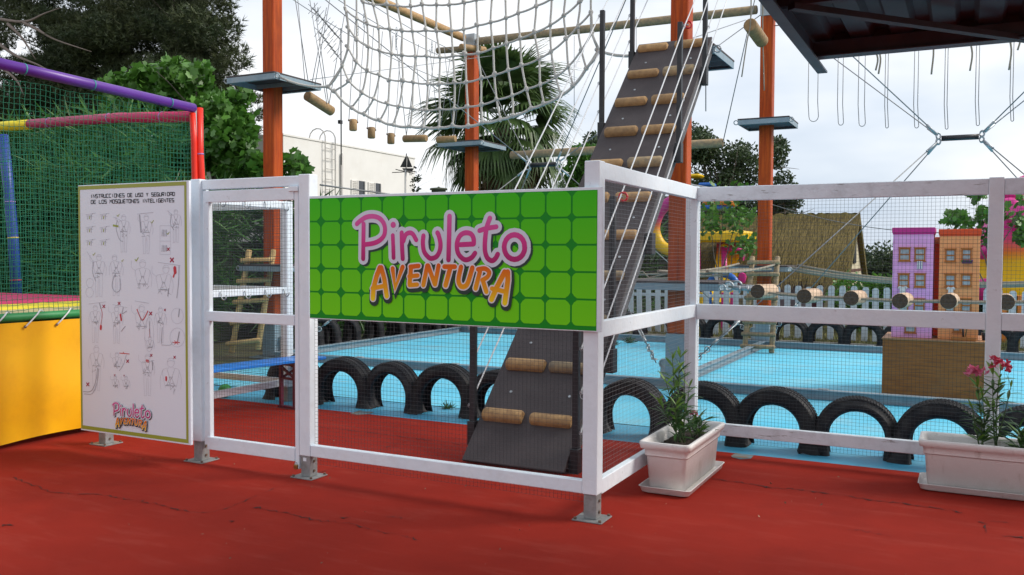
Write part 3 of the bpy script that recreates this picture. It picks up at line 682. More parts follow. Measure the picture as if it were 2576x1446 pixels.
def tyre_mesh(R, rin, w, drop, seed=0):
    """half tyre standing on its cut ends: carcass with grooves, tread blocks as their own mesh; local coords, plane XZ"""
    rr = random.Random(seed); hw = w / 2
    prof = [(-hw * .72, rin), (-hw * .95, rin + .02), (-hw, rin + .05), (-hw * .97, R - .055), (-hw * .86, R - .015), (-hw * .62, R), (-hw * .56, R - .010), (-hw * .5, R),
            (-hw * .1, R), (-hw * .05, R - .010), (hw * .05, R - .010), (hw * .1, R), (hw * .5, R), (hw * .56, R - .010), (hw * .62, R), (hw * .86, R - .015), (hw * .97, R - .055), (hw, rin + .05), (hw * .95, rin + .02), (hw * .72, rin),
            (hw * .70, rin + .015), (hw * .9, rin + .05), (hw * .86, R - .06), (hw * .5, R - .028), (-hw * .5, R - .028), (-hw * .86, R - .06), (-hw * .9, rin + .05), (-hw * .70, rin + .015)]
    n = len(prof); secs = []
    K = 26
    secs.append((0, -drop - .005, .055)); secs.append((0, -drop * .85, .035)); secs.append((0, -drop * .5, .008))
    path = []
    for s_ in secs: path.append(('s', -1, s_))
    for k in range(K + 1): path.append(('a', math.pi - math.pi * k / K, None))
    for s_ in reversed(secs): path.append(('s', 1, s_))
    b = MB(); vs = []
    for kind, a, s_ in path:
        for (y, r) in prof:
            if kind == 'a':
                vs.append((r * math.cos(a), y, r * math.sin(a)))
            else:
                fl = s_[2]; side = 1 if r > (R + rin) / 2 else -1
                rx = r + (fl * .9 if side > 0 else -fl * .25); yy = y * (1 + fl * 4.2)
                jz = rr.uniform(-.012, .012) if s_[1] < -drop * .8 else 0
                vs.append((a * rx, yy, s_[1] + jz))
    N = len(path)
    fs = [(i * n + k, i * n + (k + 1) % n, (i + 1) * n + (k + 1) % n, (i + 1) * n + k) for i in range(N - 1) for k in range(n)]
    b.add(vs, fs, True)
    tb = MB(); M_ = 40
    for i in range(M_):
        a0 = math.pi * (i + .1) / M_; a1 = math.pi * (i + .78) / M_
        for (y0, y1, sk) in ((-hw * .9, -hw * .62, .6), (-hw * .48, -hw * .12, 1.2), (hw * .12, hw * .48, -1.2), (hw * .62, hw * .9, -.6)):
            sk *= math.pi / M_ * .5
            q = []
            for rad, dy in ((R - .004, 0), (R + .005, .003)):
                for (aa, yy) in ((a0, y0 + dy), (a1, y0 + dy), (a1 + sk, y1 - dy), (a0 + sk, y1 - dy)):
                    rd_ = rad - (.013 if abs(yy) > hw * .8 else 0); q.append((rd_ * math.cos(aa), yy, rd_ * math.sin(aa)))
            tb.add(q, [(4, 5, 6, 7), (0, 1, 5, 4), (1, 2, 6, 5), (2, 3, 7, 6), (3, 0, 4, 7)])
    return b, tb
def make_tyre(name, R, rin, w, drop, seed):
    b, tb = tyre_mesh(R, rin, w, drop, seed)
    t = thing('half_tyre', '', 'tyre', (0, 0, 0)); b.build('tyre_carcass', tyre_m, t, local=True); tb.build('tread_blocks', tyre_m, t, local=True, kind='stuff'); return t
TY = [make_tyre('half_tyre', .315, .195, .20, .15, 1), make_tyre('half_tyre', .325, .20, .22, .14, 2), make_tyre('half_tyre', .305, .20, .18, .15, 3)]
used = [False] * 3
def put_tyre(k, x, y, rz, label, group, drop=.15, sc=1.0, tilt=0):
    t = TY[k] if not used[k] else copy_tree(TY[k]); used[k] = True
    t.location = (x, y, drop * sc - .002); t.rotation_euler = (tilt, 0, rz); t.scale = (sc,) * 3
    t['label'] = label; t['group'] = group; t['category'] = 'tyre'; return t
front = [(742, 'half-buried black tyre behind the blue bench and gate'), (867, 'half-buried tyre just right of the middle fence post under the green sign'), (988, 'second whole half-buried tyre under the green sign'), (1120, 'third half-buried tyre under the green sign, left of the black ramp post'),
 (1252, 'half-buried tyre partly hidden by the climbing ramp and its left post'), (1440, 'half-buried tyre hidden behind the foot of the climbing ramp'), (1586, 'half-buried tyre between the ramp and the oleander planter, seen through the side mesh'), (1768, 'half-buried tyre right behind the potted oleander and fence corner post'),
 (1950, 'first whole half-buried tyre right of the small planter'), (2154, 'second whole half-buried tyre right of the small planter'), (2368, 'half-buried tyre partly behind the left end of the long planter'), (2600, 'half-buried tyre at the right edge behind the long planter')]
for i, (px, lb) in enumerate(front):
    yy = 7.10 + random.uniform(-.02, .02); x = at(px, 1105, Y=yy).x
    put_tyre((0, 1, 2, 1, 0, 2, 1, 0, 1, 2, 0, 1)[i], x, yy, random.uniform(-.09, .09), lb, 'half tyres along the edge of the red floor', tilt=random.uniform(-.05, .05), sc=random.uniform(.97, 1.04))
XP0, XP3, YA, YB = -8.7, -3.0, 9.9, 15.1
fx = [1568, 1652, 1735, 1818, 1903, 1988, 2078, 2172, 2268, 2500, 2596]
fl = ['left of the reddish pillar nearest the ramp side', 'half hidden by the reddish ramp pillar', 'hidden behind the fence corner post', 'between the fence corner and the right ladder', 'behind the foot of the right wooden ladder', 'just right of the far right pillar foot', 'in the middle between ladder and ply box', 'just left of the ply box', 'hidden behind the ply box', 'right of the right fence post', 'at the right edge of the view']
for i, (px, lb) in enumerate(zip(fx, fl)):
    put_tyre(i % 3, at(px, 865, Y=15.65).x, 15.65, random.uniform(-.05, .05), 'far row half tyre ' + lb, 'half tyres in front of the picket fence', sc=1.02)
lx = [(757, 'just right of the inner white frame post'), (800, 'hidden behind the middle fence post'), (856, 'first to the right of the middle fence post'), (915, 'second to the right of the middle fence post'), (969, 'third under the sign, far left side'), (1018, 'fourth under the sign, far left side'), (1063, 'fifth along the far left kerb'), (1104, 'sixth along the far left kerb'), (1140, 'last before the far middle pillar')]
for i, (px, lb) in enumerate(lx):
    y = at(px, 850, X=-9.3).y
    put_tyre(i % 3, -9.3, y, math.pi / 2 - .55, 'dark left row half tyre ' + lb, 'half tyres along the left hedge', sc=1.12)

# ------------------------------------------------------------------ steel base frame on the floor
def beam(name, p, q, label, w=.10, h=.10):
    t = thing(name, label, 'beam', p, 'steel base beams of the ropes course')
    p = Vector(p); q = Vector(q); d = (q - p).normalized(); s = d.cross(Vector((0, 0, 1)))
    b = MB(); up = Vector((0, 0, 1))
    b.bar(p + up * (h - .005), q + up * (h - .005), w, .010); b.bar(p + up * .007, q + up * .007, w, .010)
    b.bar(p + up * h / 2 - s * .0, q + up * h / 2 - s * .0, .010, h - .022)
    b.build('channel', galv_dull, t)
    n = int((q - p).length / 1.4)
    for i in range(1, n):
        c = p.lerp(q, i / n)
        b = MB(); b.obox(c + up * (h + .006), d * .05, s * .03, up * .006); b.build('bracket', galv, t)
    return t
beam('steel_beam', (XP0 - .1, YA - .12, 0), (3.2, YA - .12, 0), 'grey steel beam on the blue floor in front, behind the first row of tyres')
beam('steel_beam', (XP0 - .1, YB - .12, 0), (3.2, YB - .12, 0), 'grey steel beam on the floor in front of the far tyre row')
beam('steel_beam', (XP3 + .05, YA - .05, 0), (XP3 + .05, YB - .19, 0), 'grey steel beam running back from the ramp pillar to the far right pillar')
beam('steel_beam', (XP0 - .05, YA - .05, 0), (XP0 - .05, YB - .19, 0), 'grey steel beam on the left running back along the hedge')
kerb_m = mat('pale_concrete', (.33, .31, .27), .85, c2=(.24, .23, .20), nscale=6, bump=.4)
b = MB(); b.box((-9.05, 9.9, -.02), (-8.88, 15.5, .05)); k_ = b.build('kerb', kerb_m); k_['kind'] = 'structure'
b = MB(); b.box((-9.05, 15.6, -.02), (9, 15.75, .06)); k_ = b.build('kerb', kerb_m); k_['kind'] = 'structure'

# ------------------------------------------------------------------ tall pillars with platforms
def shackle_ring(b, c, r, ax=(0, 1, 0), tr=.010, n=10):
    d, s, t = frame_of(ax); c = Vector(c)
    b.tube([c + (s * math.cos(a) + t * math.sin(a)) * r for a in np.linspace(0, 2 * math.pi, n + 1)], tr, 5, cap=False)
def pillar(x, y, label, plats, top=5.45, foot=.62, hw=.102):
    t = thing('timber_pillar', label, 'pillar', (x, y, 0), 'orange pillars of the ropes course')
    b = MB(); b.box((x - hw, y - hw, foot), (x + hw, y + hw, top), .012); b.build('timber', orange_wood, t)
    b = MB(); q = hw + .012; b.box((x - q, y - q, .02), (x + q, y + q, foot - .001), .006); b.box((x - q - .14, y - q - .12, .0), (x + q + .14, y + q + .12, .019)); ft = b.build('steel_foot', galv_dull, t)
    for sx in (-1, 1):
        b = MB(); b.box((x + sx * (q + .001), y - .008, .02), (x + sx * (q + .09), y + .008, .30)); c = Vector((x + sx * (q + .05), y - .012, .26)); shackle_ring(b, c, .05, (0, 1, 0), .012); b.build('lug', galv, t)
    b = MB(); q2 = hw + .008; b.box((x - q2, y - q2, top + .001), (x + q2, y + q2, top + .32), .006); b.build('steel_cap', galv, t)
    for (z, x0, x1, y0, y1) in plats:
        b = MB(); b.box((x0, y0, z), (x1, y1, z + .022), .003); p = b.build('platform', deck_m, t)
        b = MB(); f = .075
        b.box((x0 + .004, y0 + .004, z - f), (x1 - .004, y0 + .012, z - .001)); b.box((x0 + .004, y1 - .012, z - f), (x1 - .004, y1 - .004, z - .001))
        b.box((x0 + .004, y0 + .013, z - f), (x0 + .012, y1 - .013, z - .001)); b.box((x1 - .012, y0 + .013, z - f), (x1 - .004, y1 - .013, z - .001))
        b.box((x0 + .013, y0 + .013, z - f), (x1 - .013, y0 + .06, z - f + .006)); b.box((x0 + .013, y1 - .06, z - f), (x1 - .013, y1 - .013, z - f + .006))
        for yy in (y - hw - .03, y + hw + .02): b.box((x0 + .013, yy, z - .06), (x1 - .013, yy + .008, z - .002))
        b.build('angle_frame', galv_dull, p)
        b = MB(); shackle_ring(b, (x1 + .03, y0 + .03, z - .035), .035, (0, 1, .3), .009); shackle_ring(b, (x0 - .03, y0 + .03, z - .035), .035, (0, 1, .3), .009); b.build('shackles', galv, p, kind='stuff')
    return t
pillar(-8.93, YA, 'tall orange pillar on the left rising above the gate, with a high steel platform', [(3.92, -9.13, -8.27, 9.2, 10.18), (1.33, XP0 - .47, XP0 + .47, YA - .45, YA + .45)])
pillar(-8.62, YB + .05, 'tall orange pillar in front of the palm, topped by crossing log beams', [(3.66, -9.14, -8.2, 14.72, 15.8), (1.33, XP0 - .47, XP0 + .47, YB - .45, YB + .45)])
pillar(-2.91, YA, 'tall dark orange pillar behind the top of the climbing ramp', [(3.70, XP3 - .20, -2.38, YA - .62, YA + .3), (1.20, XP3 - .47, XP3 + .66, YA - .45, YA + .45)])
pillar(-2.98, YB, 'far right orange pillar behind the right ladder, with a small high platform', [(3.72, -3.36, -2.54, 14.66, 15.52), (1.33, XP3 - .47, XP3 + .47, YB - .45, YB + .45)])

# ------------------------------------------------------------------ log beams on top
def logthing(p, q, r, label, m=log_m, group='round timber beams overhead', name='log_beam'):
    t = thing(name, label, 'log', p, group)
    b = MB(); b.log(p, q, r); b.build('log', m, t)
    return t
TZ = 5.62
logthing((XP0 + .22, YB, TZ), (XP3 - .16, YB, TZ - .03), .072, 'long grey log beam from the palm-side pillar top across to the right pillar top', log_grey)
logthing((XP0, YB - .16, TZ + .06), (XP0, YA + .2, TZ + .06), .075, 'light brown log beam slanting up out of the picture over the net', log_m)
logthing((XP3, YB - .16, TZ + .10), (XP3, YA + .2, TZ + .10), .075, 'log beam running forward from the right pillar top out of the picture', log_m)
logthing((XP0 - .62, YB - .12, TZ - .12), (XP0 + .3, YB - .02, TZ - .14), .06, 'short pointed log end sticking left from the palm-side pillar top', log_grey)
logthing((XP0 + .15, YB - .5, TZ - .20), (XP0 + .22, YB + .3, TZ - .10), .06, 'stub of log under the palm-side pillar top pointing forward right', log_m)
logthing((XP3 + .16, YB, TZ - .13), (2.6, YB, TZ - .13), .05, 'thin grey log beam going right from the right pillar top under the roof', log_grey)
logthing(tuple(at(1285, 391, Y=YB)), tuple(at(1818, 359, Y=YB)), .075, 'long low log beam crossing behind the ramp between the two far pillars', log_grey, 'hanging balance beam')
def cable(name, pts, r, label, group=None, m=None, cat='cable'):
    o = MB().tube(pts, r, 5).build(name, m or cable_m); tag(o, label, cat, group); return o
t = thing('swinging_log', 'short round log hanging tilted beside the right pillar top', 'log', tuple(at(1880, 55, Y=13.6)), 'logs hung on ropes')
pa, pb = at(1886, 62, Y=13.2), at(1916, 104, Y=13.9)
b = MB(); b.log(pa, pb, .10); b.build('log', log_m, t)
for (u, dx_) in ((pa, -.06), (pb, .05)):
    b = MB(); b.tube(smooth_pts([u + Vector((0, 0, 1.2)), u + Vector((.01, 0, .1)), u + Vector((dx_ * .6, -.02, -.25)), u + Vector((dx_ * 1.4 - .02, -.02, -.75))], 4), .010, 5); b.build('rope', rope_tan, t)

# ------------------------------------------------------------------ climbing ramp
RX0, RX1 = -3.2, -2.40
R0 = Vector((0, 5.50, 0.02)); R1 = Vector((0, 9.28, 3.78))
rd_ = (R1 - R0).normalized(); rn = Vector((0, -rd_.z, rd_.y))
ramp = thing('climbing_ramp', 'steep dark climbing ramp with paired log steps rising to the high platform', 'ramp', (RX0, R0.y, 0))
b = MB(); b.obox(Vector(((RX0 + RX1) / 2, 0, 0)) + (R0 + R1) / 2, ((RX1 - RX0) / 2, 0, 0), (R1 - R0) / 2, rn * .012, .003); b.build('deck_board', deck_m, ramp)
ramp_side = mat('ramp_side_timber', (.10, .095, .10), .7, c2=(.055, .05, .052), nscale=5, bump=.3)
for sx in (RX0 + .03, RX1 - .03):
    b = MB(); b.obox(Vector((sx, 0, 0)) + (R0 + R1) / 2 - rn * .078 + rd_ * .02, (.026, 0, 0), (R1 - R0) / 2 * .985, rn * .062, .004); b.build('side_beam', ramp_side, ramp)
Ln = (R1 - R0).length
def ramp_s(px, py, X):   # distance along the ramp for a traced step
    p = at(px, py, X=X); return (Vector((0, p.y, p.z)) - R0).dot(rd_)
rowsP = [(1225, 1052), (1275, 932), (1325, 826), None, None, (1527, 476), (1500, 388), (1528, 322), (1555, 260), (1580, 198), (1603, 142)]
sl = []
for k, q in enumerate(rowsP):
    if q: sl.append((k, ramp_s(q[0], q[1], RX0 + .05)))
kk = np.array([a for a, _ in sl if a != 5]); ss = np.array([c for a, c in sl if a != 5])
co = np.polyfit(kk, ss, 1)
step_mats = [log_m, log_grey]
rs2 = random.Random(21)
for k in range(12):
    s_ = co[1] + co[0] * k
    if s_ > Ln - .08 or s_ < .1: continue
    for j, (xa_, xb_) in enumerate(((RX0 + .045, RX0 + .365), (RX0 + .425, RX0 + .745))):
        c = R0 + rd_ * s_ + rn * (.012 + .012); e1 = rs2.uniform(-.014, .014); rad = .052 * rs2.uniform(.88, 1.1)
        b = MB(); n = 10; vs = []
        for (xx, rr_) in ((xa_, .8), (xa_ + .015, 1), (xb_ - .015, 1), (xb_, .8)):
            for i in range(n): 
                a = math.pi * (1.12 * i / (n - 1) - .06); v = Vector((xx + e1, 0, 0)) + Vector((0, c.y, c.z)) + (rd_ * math.cos(a) + rn * math.sin(a)) * rad * rr_
                vs.append(v)
        fs = [(i * n + k2, i * n + k2 + 1, (i + 1) * n + k2 + 1, (i + 1) * n + k2) for i in range(3) for k2 in range(n - 1)]
        b.add(vs, fs, True); b.add([vs[i] for i in range(n)], [tuple(range(n))]); b.add([vs[3 * n + i] for i in range(n)], [tuple(reversed(range(n)))])
        b.build('step_log', step_mats[1] if rs2.random() < .4 else log_m, ramp)
for k in range(12):
    s_ = co[1] + co[0] * (k - .52)
    if s_ < .2 or s_ > Ln: continue
    for xx in (RX0 + .17, RX1 - .15):
        b = MB(); c = R0 + rd_ * s_ + rn * .012; c = Vector((xx, c.y, c.z)); b.tube([c, c + rn * .004], .011, 8); b.build('screw', galv, ramp)
def rz_at(y): return R0.z + (y - R0.y) * rd_.z / rd_.y
posts = {}
for side, X_, ys in (('l', RX0 - .035, (5.72, 8.28, 9.16)), ('r', RX1 + .035, (5.62, 8.0, 8.86))):
    for y in ys:
        z0 = rz_at(y) - .14; z1 = z0 + 1.27
        b = MB(); b.box((X_ - .022, y - .022, z0), (X_ + .022, y + .022, z1), .003); p = b.build('rail_post', black_steel, ramp)
        b = MB(); b.box((X_ - .03, y - .04, z0 - .01), (X_ + .03, y + .04, z0 + .17), .003); b.build('bracket', black_steel, p)
        posts[(side, y)] = z0
        sg = -1 if side == 'l' else 1
        for h in (.28, .56, .86, 1.22):
            b = MB(); shackle_ring(b, (X_ + sg * .034, y, z0 + h), .013, (0, 1, 0), .0028, 8); b.build('eye_bolt', galv, p)
# the one extra post and brackets on the right
b = MB(); yq = 6.3; b.box((RX1 + .013, yq - .022, rz_at(yq) - .14), (RX1 + .057, yq + .022, rz_at(yq) + 1.13), .003); p = b.build('rail_post', black_steel, ramp)
for yq in (6.3, 7.2):
    b = MB(); b.box((RX1 + .005, yq - .05, rz_at(yq) - .2), (RX1 + .065, yq + .05, rz_at(yq) - .02), .003); b.build('bracket', black_steel, ramp)
for side, X_, ys in (('l', RX0 - .069, (5.72, 8.28, 9.16)), ('r', RX1 + .069, (5.62, 8.0, 8.86))):
    for h in (.28, .56, .86, 1.22):
        pts = []
        for a_, c_ in zip(ys[:-1], ys[1:]): pts += sag((X_, a_, posts[(side, a_)] + h), (X_, c_, posts[(side, c_)] + h), .02, 6)
        end = Vector((X_, ys[-1] + .75, posts[(side, ys[-1])] + h + .75)); pts += [pts[-1].lerp(end, t_) for t_ in (.3, .6, 1)]
        lo_ = Vector(pts[0]); pts = [lo_ + Vector((0, -.001, -.001))] + pts
        b = MB(); b.tube(pts, .0062, 6, cap=True); b.build('handrail_rope', rope_white, ramp)
for (px, py, X_) in ((1731, 62, RX1 + .08), (1567, 495, RX1 + .08)):
    c = at(px, py, X=X_); t = thing('red_carabiner', 'red rope clamp ring on the ' + ('upper' if py < 100 else 'lower') + ' right post of the climbing ramp', 'carabiner', tuple(c), 'red rings on the ramp posts')
    b = MB(); shackle_ring(b, c, .032, (.5, -1, .1), .010, 12); b.build('ring', mat('red_anodised', (.55, .01, .015), .35), t)
    b = MB(); b.tube([c + Vector((-.05, 0, 0)), c + Vector((.0, 0, 0))], .008, 5); b.build('bolt', galv, t)

# ------------------------------------------------------------------ cargo net between left pillar and ramp platform
q = .23475
def n1(x, y): return (804.7 + x * q, y * q)
def n2(x, y): return (1163.1 + x * q, y * q)
NA = [(2, n1(462,20)), (3, n1(568,45)), (4, n1(715,42)), (5, n1(828,58)), (6, n1(972,68)), (7, n1(1094,45)), (8, n1(1248,50)), (9, n1(1388,45)), (10, n2(20,25)), (11, n2(148,-3)), (12, n2(315,-30)), (13, n2(458,-75)), (14, n2(612,-130))]
NB = list(enumerate([n1(272,98), n1(392,193), n1(503,252), n1(625,293), n1(745,305), n1(877,325), n1(988,333), n1(1134,322), n1(1248,330), n1(1408,325), n2(13,310), n2(160,270), n2(302,237), n2(466,190), n2(598,137), n2(790,62), n2(955,-15), n2(1105,-110)]))
NC = list(enumerate([n1(300,285), n1(393,418), n1(517,498), n1(636,541), n1(765,573), n1(877,588), n1(1022,597), n1(1140,597), n1(1285,615), n1(1425,598), n2(30,580), n2(165,568), n2(328,512), n2(470,462), n2(617,408), n2(772,345), n2(940,268), n2(1085,165), n2(1262,10), n2(1375,-90)]))
ND = list(enumerate([n1(297,500), n1(390,662), n1(500,755), n1(636,803), n1(745,852), n1(888,862), n1(998,880), n1(1155,895), n1(1277,897), n1(1443,885), n2(40,878), n2(198,838), n2(340,800), n2(490,748), n2(635,700), n2(820,628), n2(950,548), n2(1112,412), n2(1237,278), n2(1375,132)]))
NE = list(enumerate([n1(238,695), n1(310,867), n1(450,990), n1(573,1055), n1(725,1112), n1(848,1135), n1(988,1157), n1(1137,1180), n1(1283,1165), n1(1437,1165), n2(55,1140), n2(200,1122), n2(365,1065), n2(532,1020), n2(683,950), n2(832,902), n2(1000,825), n2(1133,712), n2(1273,535), n2(1385,348)]))
NF = list(enumerate([n1(88,928), n1(155,975), n1(340,1152), n1(473,1220), n1(643,1290), n1(785,1335), n1(967,1352), n1(1103,1358), n1(1275,1365), n1(1420,1345), n2(60,1350), n2(212,1312), n2(405,1275), n2(542,1240), n2(735,1160), n2(872,1110), n2(1055,1022), n2(1187,920), n2(1325,732), n2(1453,540)]))
net = thing('cargo_net', 'pale knotted rope cargo net sagging between the left pillar and the ramp platform', 'net', (-5.7, 9.6, 3.2))
def N3(row, c, pxy):
    y = 9.55 - .22 * math.sin(math.pi * c / 19) * row / 5     # belly bulges towards the viewer lower down
    return at(pxy[0], pxy[1], Y=y)
rows = [dict((c, N3(i, c, p_)) for c, p_ in R_) for i, R_ in enumerate((NA, NB, NC, ND, NE, NF))]
kn = MB(); rk = random.Random(9)
for i, R_ in enumerate(rows):
    ks = sorted(R_)
    pts = [R_[k] for k in ks]
    if i == 5: pts = [Vector((-8.27, 9.3, 3.88)) ] + pts + [Vector((XP3 - .18, 9.42, 3.72))]
    if i == 1: pts = [pts[0] + Vector((-.05, 0, .6))] + pts
    P_ = []
    for a_, c_ in zip(pts[:-1], pts[1:]): P_ += sag(a_, c_, (c_ - a_).length * (.05 if i < 5 else .07), 5)[:-1]
    P_.append(pts[-1])
    MB().tube(P_, .0125 if i < 5 else .018, 6).build('horizontal_rope', rope_m, net)
for c in range(20):
    pts = [R_[c] for R_ in rows if c in R_]
    topp = pts[0] + (pts[0] - pts[1]) * 1.3 + Vector((0, 0, .15)) if len(pts) > 1 else pts[0] + Vector((0, 0, .8))
    if c not in rows[0] and c > 3: topp = pts[0] + Vector((0, 0, .8))
    pts = [topp] + pts
    MB().tube(smooth_pts(pts, 4), .0125, 6).build('vertical_rope', rope_m, net)
for R_ in rows:
    for c, p in R_.items():
        kn.ball(p, .033, 6, 4, (rk.uniform(.7, 1.1), .9, rk.uniform(.8, 1.15)))
        kn.ball(p + Vector((rk.uniform(-.02, .02), -.01, rk.uniform(-.02, .02))), .024, 6, 4)
kn.build('knots', rope_m, net, kind='stuff')
# gathered edge rope left
e_pts = [rows[1][0], rows[2][0], rows[3][0], rows[4][0], at(*n1(160, 845), Y=9.55), rows[5][0]]
MB().tube(smooth_pts([v + Vector((.012, -.01, 0)) for v in e_pts], 5), .015, 6).build('edge_rope', rope_m, net)
e_pts = [rows[3][19], rows[4][19], at(*n2(1408, 430), Y=9.5), rows[5][19], at(*n2(1412, 635), Y=9.5), rows[5][18]]
MB().tube(smooth_pts([v + Vector((.01, -.015, 0)) for v in e_pts], 5), .015, 6).build('edge_rope', rope_m, net)

# ------------------------------------------------------------------ hanging steps between the left pillars
hz = [((772, 240), (834, 280), 'h', 'long hanging log tilted right below the left high platform'),
      ((888, 300), (888, 329), 'v', 'first short upright log block hanging right of the left platform'), ((934, 320), (934, 348), 'v', 'second short upright log block hanging in the middle of the net view'), ((983, 335), (983, 362), 'v', 'third short upright log block, lowest of the three'),
      ((1015, 349), (1073, 348), 'H', 'level hanging log left of the far platform'), ((1099, 352), (1146, 349), 'H', 'level hanging log touching the far platform by the palm')]
ups = [((812, 0), (770, 0), (905, 110)), ((866, 95), (906, 95)), ((912, 90), (948, 105)), ((957, 120), (1000, 130)), ((1010, 120), (1030, 110), (1055, 95)), ((1050, 130), (1075, 125), (1120, 150))]
for i, ((p0, p1, k_, lb), up_) in enumerate(zip(hz, ups)):
    if k_ == 'v':
        c0 = at(*p0, X=-8.7); c1 = at(*p1, X=-8.7); c1 = Vector((c0.x, c0.y, c1.z)); rad = .062
        t = thing('hanging_log', lb, 'log', tuple(c0), 'log steps hung between the left pillars')
        MB().log(c0, c1, rad).build('log', log_m, t)
        for sg, u_ in zip((-1, 1), up_):
            a_ = c0 + Vector((0, sg * .11, -.03)); top_ = Vector((a_.x, a_.y - sg * .05 + (.12 if sg < 0 else .25) * 1.0, 5.2))
            MB().tube([a_ + Vector((0, -sg * .05, 0)), a_, top_], .006, 5).build('rope', cable_m, t)
            MB().ball(a_, .018, 6, 4).build('clamp', rust_m, t)
    else:
        if k_ == 'h': c0 = at(*p0, X=-8.62); c1 = at(*p1, X=-8.62)
        else: c0 = at(*p0, Y=at(*p0, X=-8.7).y); c1 = at(*p1, Y=c0.y + .03)
        t = thing('hanging_log', lb, 'log', tuple(c0), 'log steps hung between the left pillars')
        MB().log(c0, c1, .075 if k_ == 'h' else .062).build('log', log_m, t)
        d_ = (c1 - c0)
        for f, dy in ((.12, -.3), (.12, .35), (.88, -.3), (.88, .35)):
            a_ = c0 + d_ * f + Vector((0, 0, .06)); MB().tube([a_, a_ + Vector((0.0, dy * 1.1, 5.2 - a_.z))], .006, 5).build('rope', cable_m, t)
# lifelines along the hanging steps
for i, (z, dx_) in enumerate(((5.25, -.22), (5.25, .2), (4.85, -.3))):
    cable('lifeline_cable', sag((XP0 + dx_, YA + .2, z + .5), (XP0 + dx_, YB - .2, z), .12, 12), .006, ['left', 'right', 'lower'][i] + ' steel lifeline cable between the two left pillars above the hanging logs', 'lifeline cables between the left pillars')
for i, y in enumerate((10.9, 11.5, 11.9, 12.4, 13.0, 13.5, 14.0)):
    c = Vector((XP0 + (.2 if i % 2 else -.22), y, 5.35 - .1)); t = thing('chain_links', ['nearest', 'second nearest', 'third', 'middle', 'fifth', 'second farthest', 'farthest'][i] + ' short steel chain hanging from the lifeline behind the net', 'chain', tuple(c), 'short chains on the lifelines')
    for k in range(4):
        cc = c - Vector((0, 0, .05 * k)); bb = MB(); bb.tube([cc + Vector((math.cos(a) * (.014 if k % 2 else .002), math.cos(a) * (.002 if k % 2 else .014), math.sin(a) * .033)) for a in np.linspace(0, 2 * math.pi, 9)], .005, 4, cap=False); bb.build('link', galv, t)

# ------------------------------------------------------------------ spreader bars and bracing cables
def spreader(c0, c1, ends, label, g):
    t = thing('bracing_spreader', label, 'bracing', tuple((c0 + c1) / 2))
    MB().tube([c0, c1], .035, 12).build('steel_tube', black_steel, t)
    for e0, targets in ends:
        for tg in targets:
            d = (tg - e0).normalized(); b = MB(); shackle_ring(b, e0 + d * .06, .035, d.cross(Vector((0, 0, 1))), .010); b.build('shackle', galv, t)
            MB().tube([e0 + d * .09, e0 + d * .28], .016, 6).build('swage', galv, t)
            MB().tube([e0 + d * .1, tg], .0075, 5).build('cable', cable_m, t)
            if tg.z < 1:
                L_ = (tg - e0).length
                b = MB(); s_ = d.cross(Vector((0, 0, 1))).normalized() * .018
                b.tube([tg - d * .75 + s_, tg - d * .42 + s_], .008, 5); b.tube([tg - d * .75 - s_, tg - d * .42 - s_], .008, 5); b.tube([tg - d * .8, tg - d * .7], .02, 6); b.tube([tg - d * .45, tg - d * .36], .02, 6)
                b.build('turnbuckle', galv, t)
                for k in range(4):
                    cc = tg - d * (.06 + .07 * k); bb = MB(); shackle_ring(bb, cc, .035, s_ if k % 2 else Vector((0, 0, 1)), .008, 8); bb.build('chain_link', galv, t)
V = Vector
sA0, sA1 = V((-.30, 12.5, 3.0)), V((.12, 12.5, 3.0))
spreader(sA0, sA1, [(sA0, [V((XP3 + .2, YA + .15, .25)), V((XP3 + .2, YB - .2, .25)), V((XP3 + .1, YB, 5.5)), V((XP3 + .1, YA, 5.5))]), (sA1, [V((2.6, YA, .25)), V((2.6, YB, .25)), V((2.7, YB, 5.5)), V((2.7, YA, 5.5))])],
         'black spreader tube with crossing steel cables in the open sky at right', '')
sB0, sB1 = V((-6.05, 12.5, 2.90)), V((-5.63, 12.5, 2.90))
spreader(sB0, sB1, [(sB0, [V((XP0 + .2, YA + .15, .25)), V((XP0 + .2, YB - .2, .25)), V((XP0 + .1, YB, 5.5)), V((XP0 + .1, YA, 5.5))]), (sB1, [V((XP3 - .2, YA + .1, .25)), V((XP3 - .2, YB - .2, .25)), V((XP3 - .1, YB, 5.5)), V((XP3 - .1, YA, 5.5))])],
         'black spreader tube with crossing steel cables left of the climbing ramp', '')
# hanging U-shaped rope loops
lo = [(2034, 2058, 306), (2108, 2121, 315), (2160, 2176, 318), (2227, 2234, 322), (2300, 2310, 322), (2377, 2384, 325), (2455, 2463, 316), (2542, 2549, 305)]
lname = ['leftmost', 'second', 'third', 'fourth', 'fifth', 'sixth', 'seventh', 'rightmost']
for (xa_, xb_, yb_), nm in zip(lo, lname):
    a_ = at(xa_, 150, Y=YB); c_ = at(xb_, 150, Y=YB); m_ = at((xa_ + xb_) / 2, yb_, Y=YB); a_.z = c_.z = 5.3
    h_ = (c_ - a_) * .5
    pts = [a_, a_.lerp(V((a_.x, a_.y, m_.z)), .8)] + [m_ + V((-h_.x * math.cos(t_), 0, h_.length * 1.2 - h_.length * 1.2 * math.sin(t_))) for t_ in np.linspace(.1, math.pi - .1, 7)] + [c_.lerp(V((c_.x, c_.y, m_.z)), .8), c_]
    o = MB().tube(pts, .0062, 5).build('rope_loop', cable_m); tag(o, nm + ' thin rope loop hanging down below the dark roof edge', 'rope', 'rope loops of the high crossing')
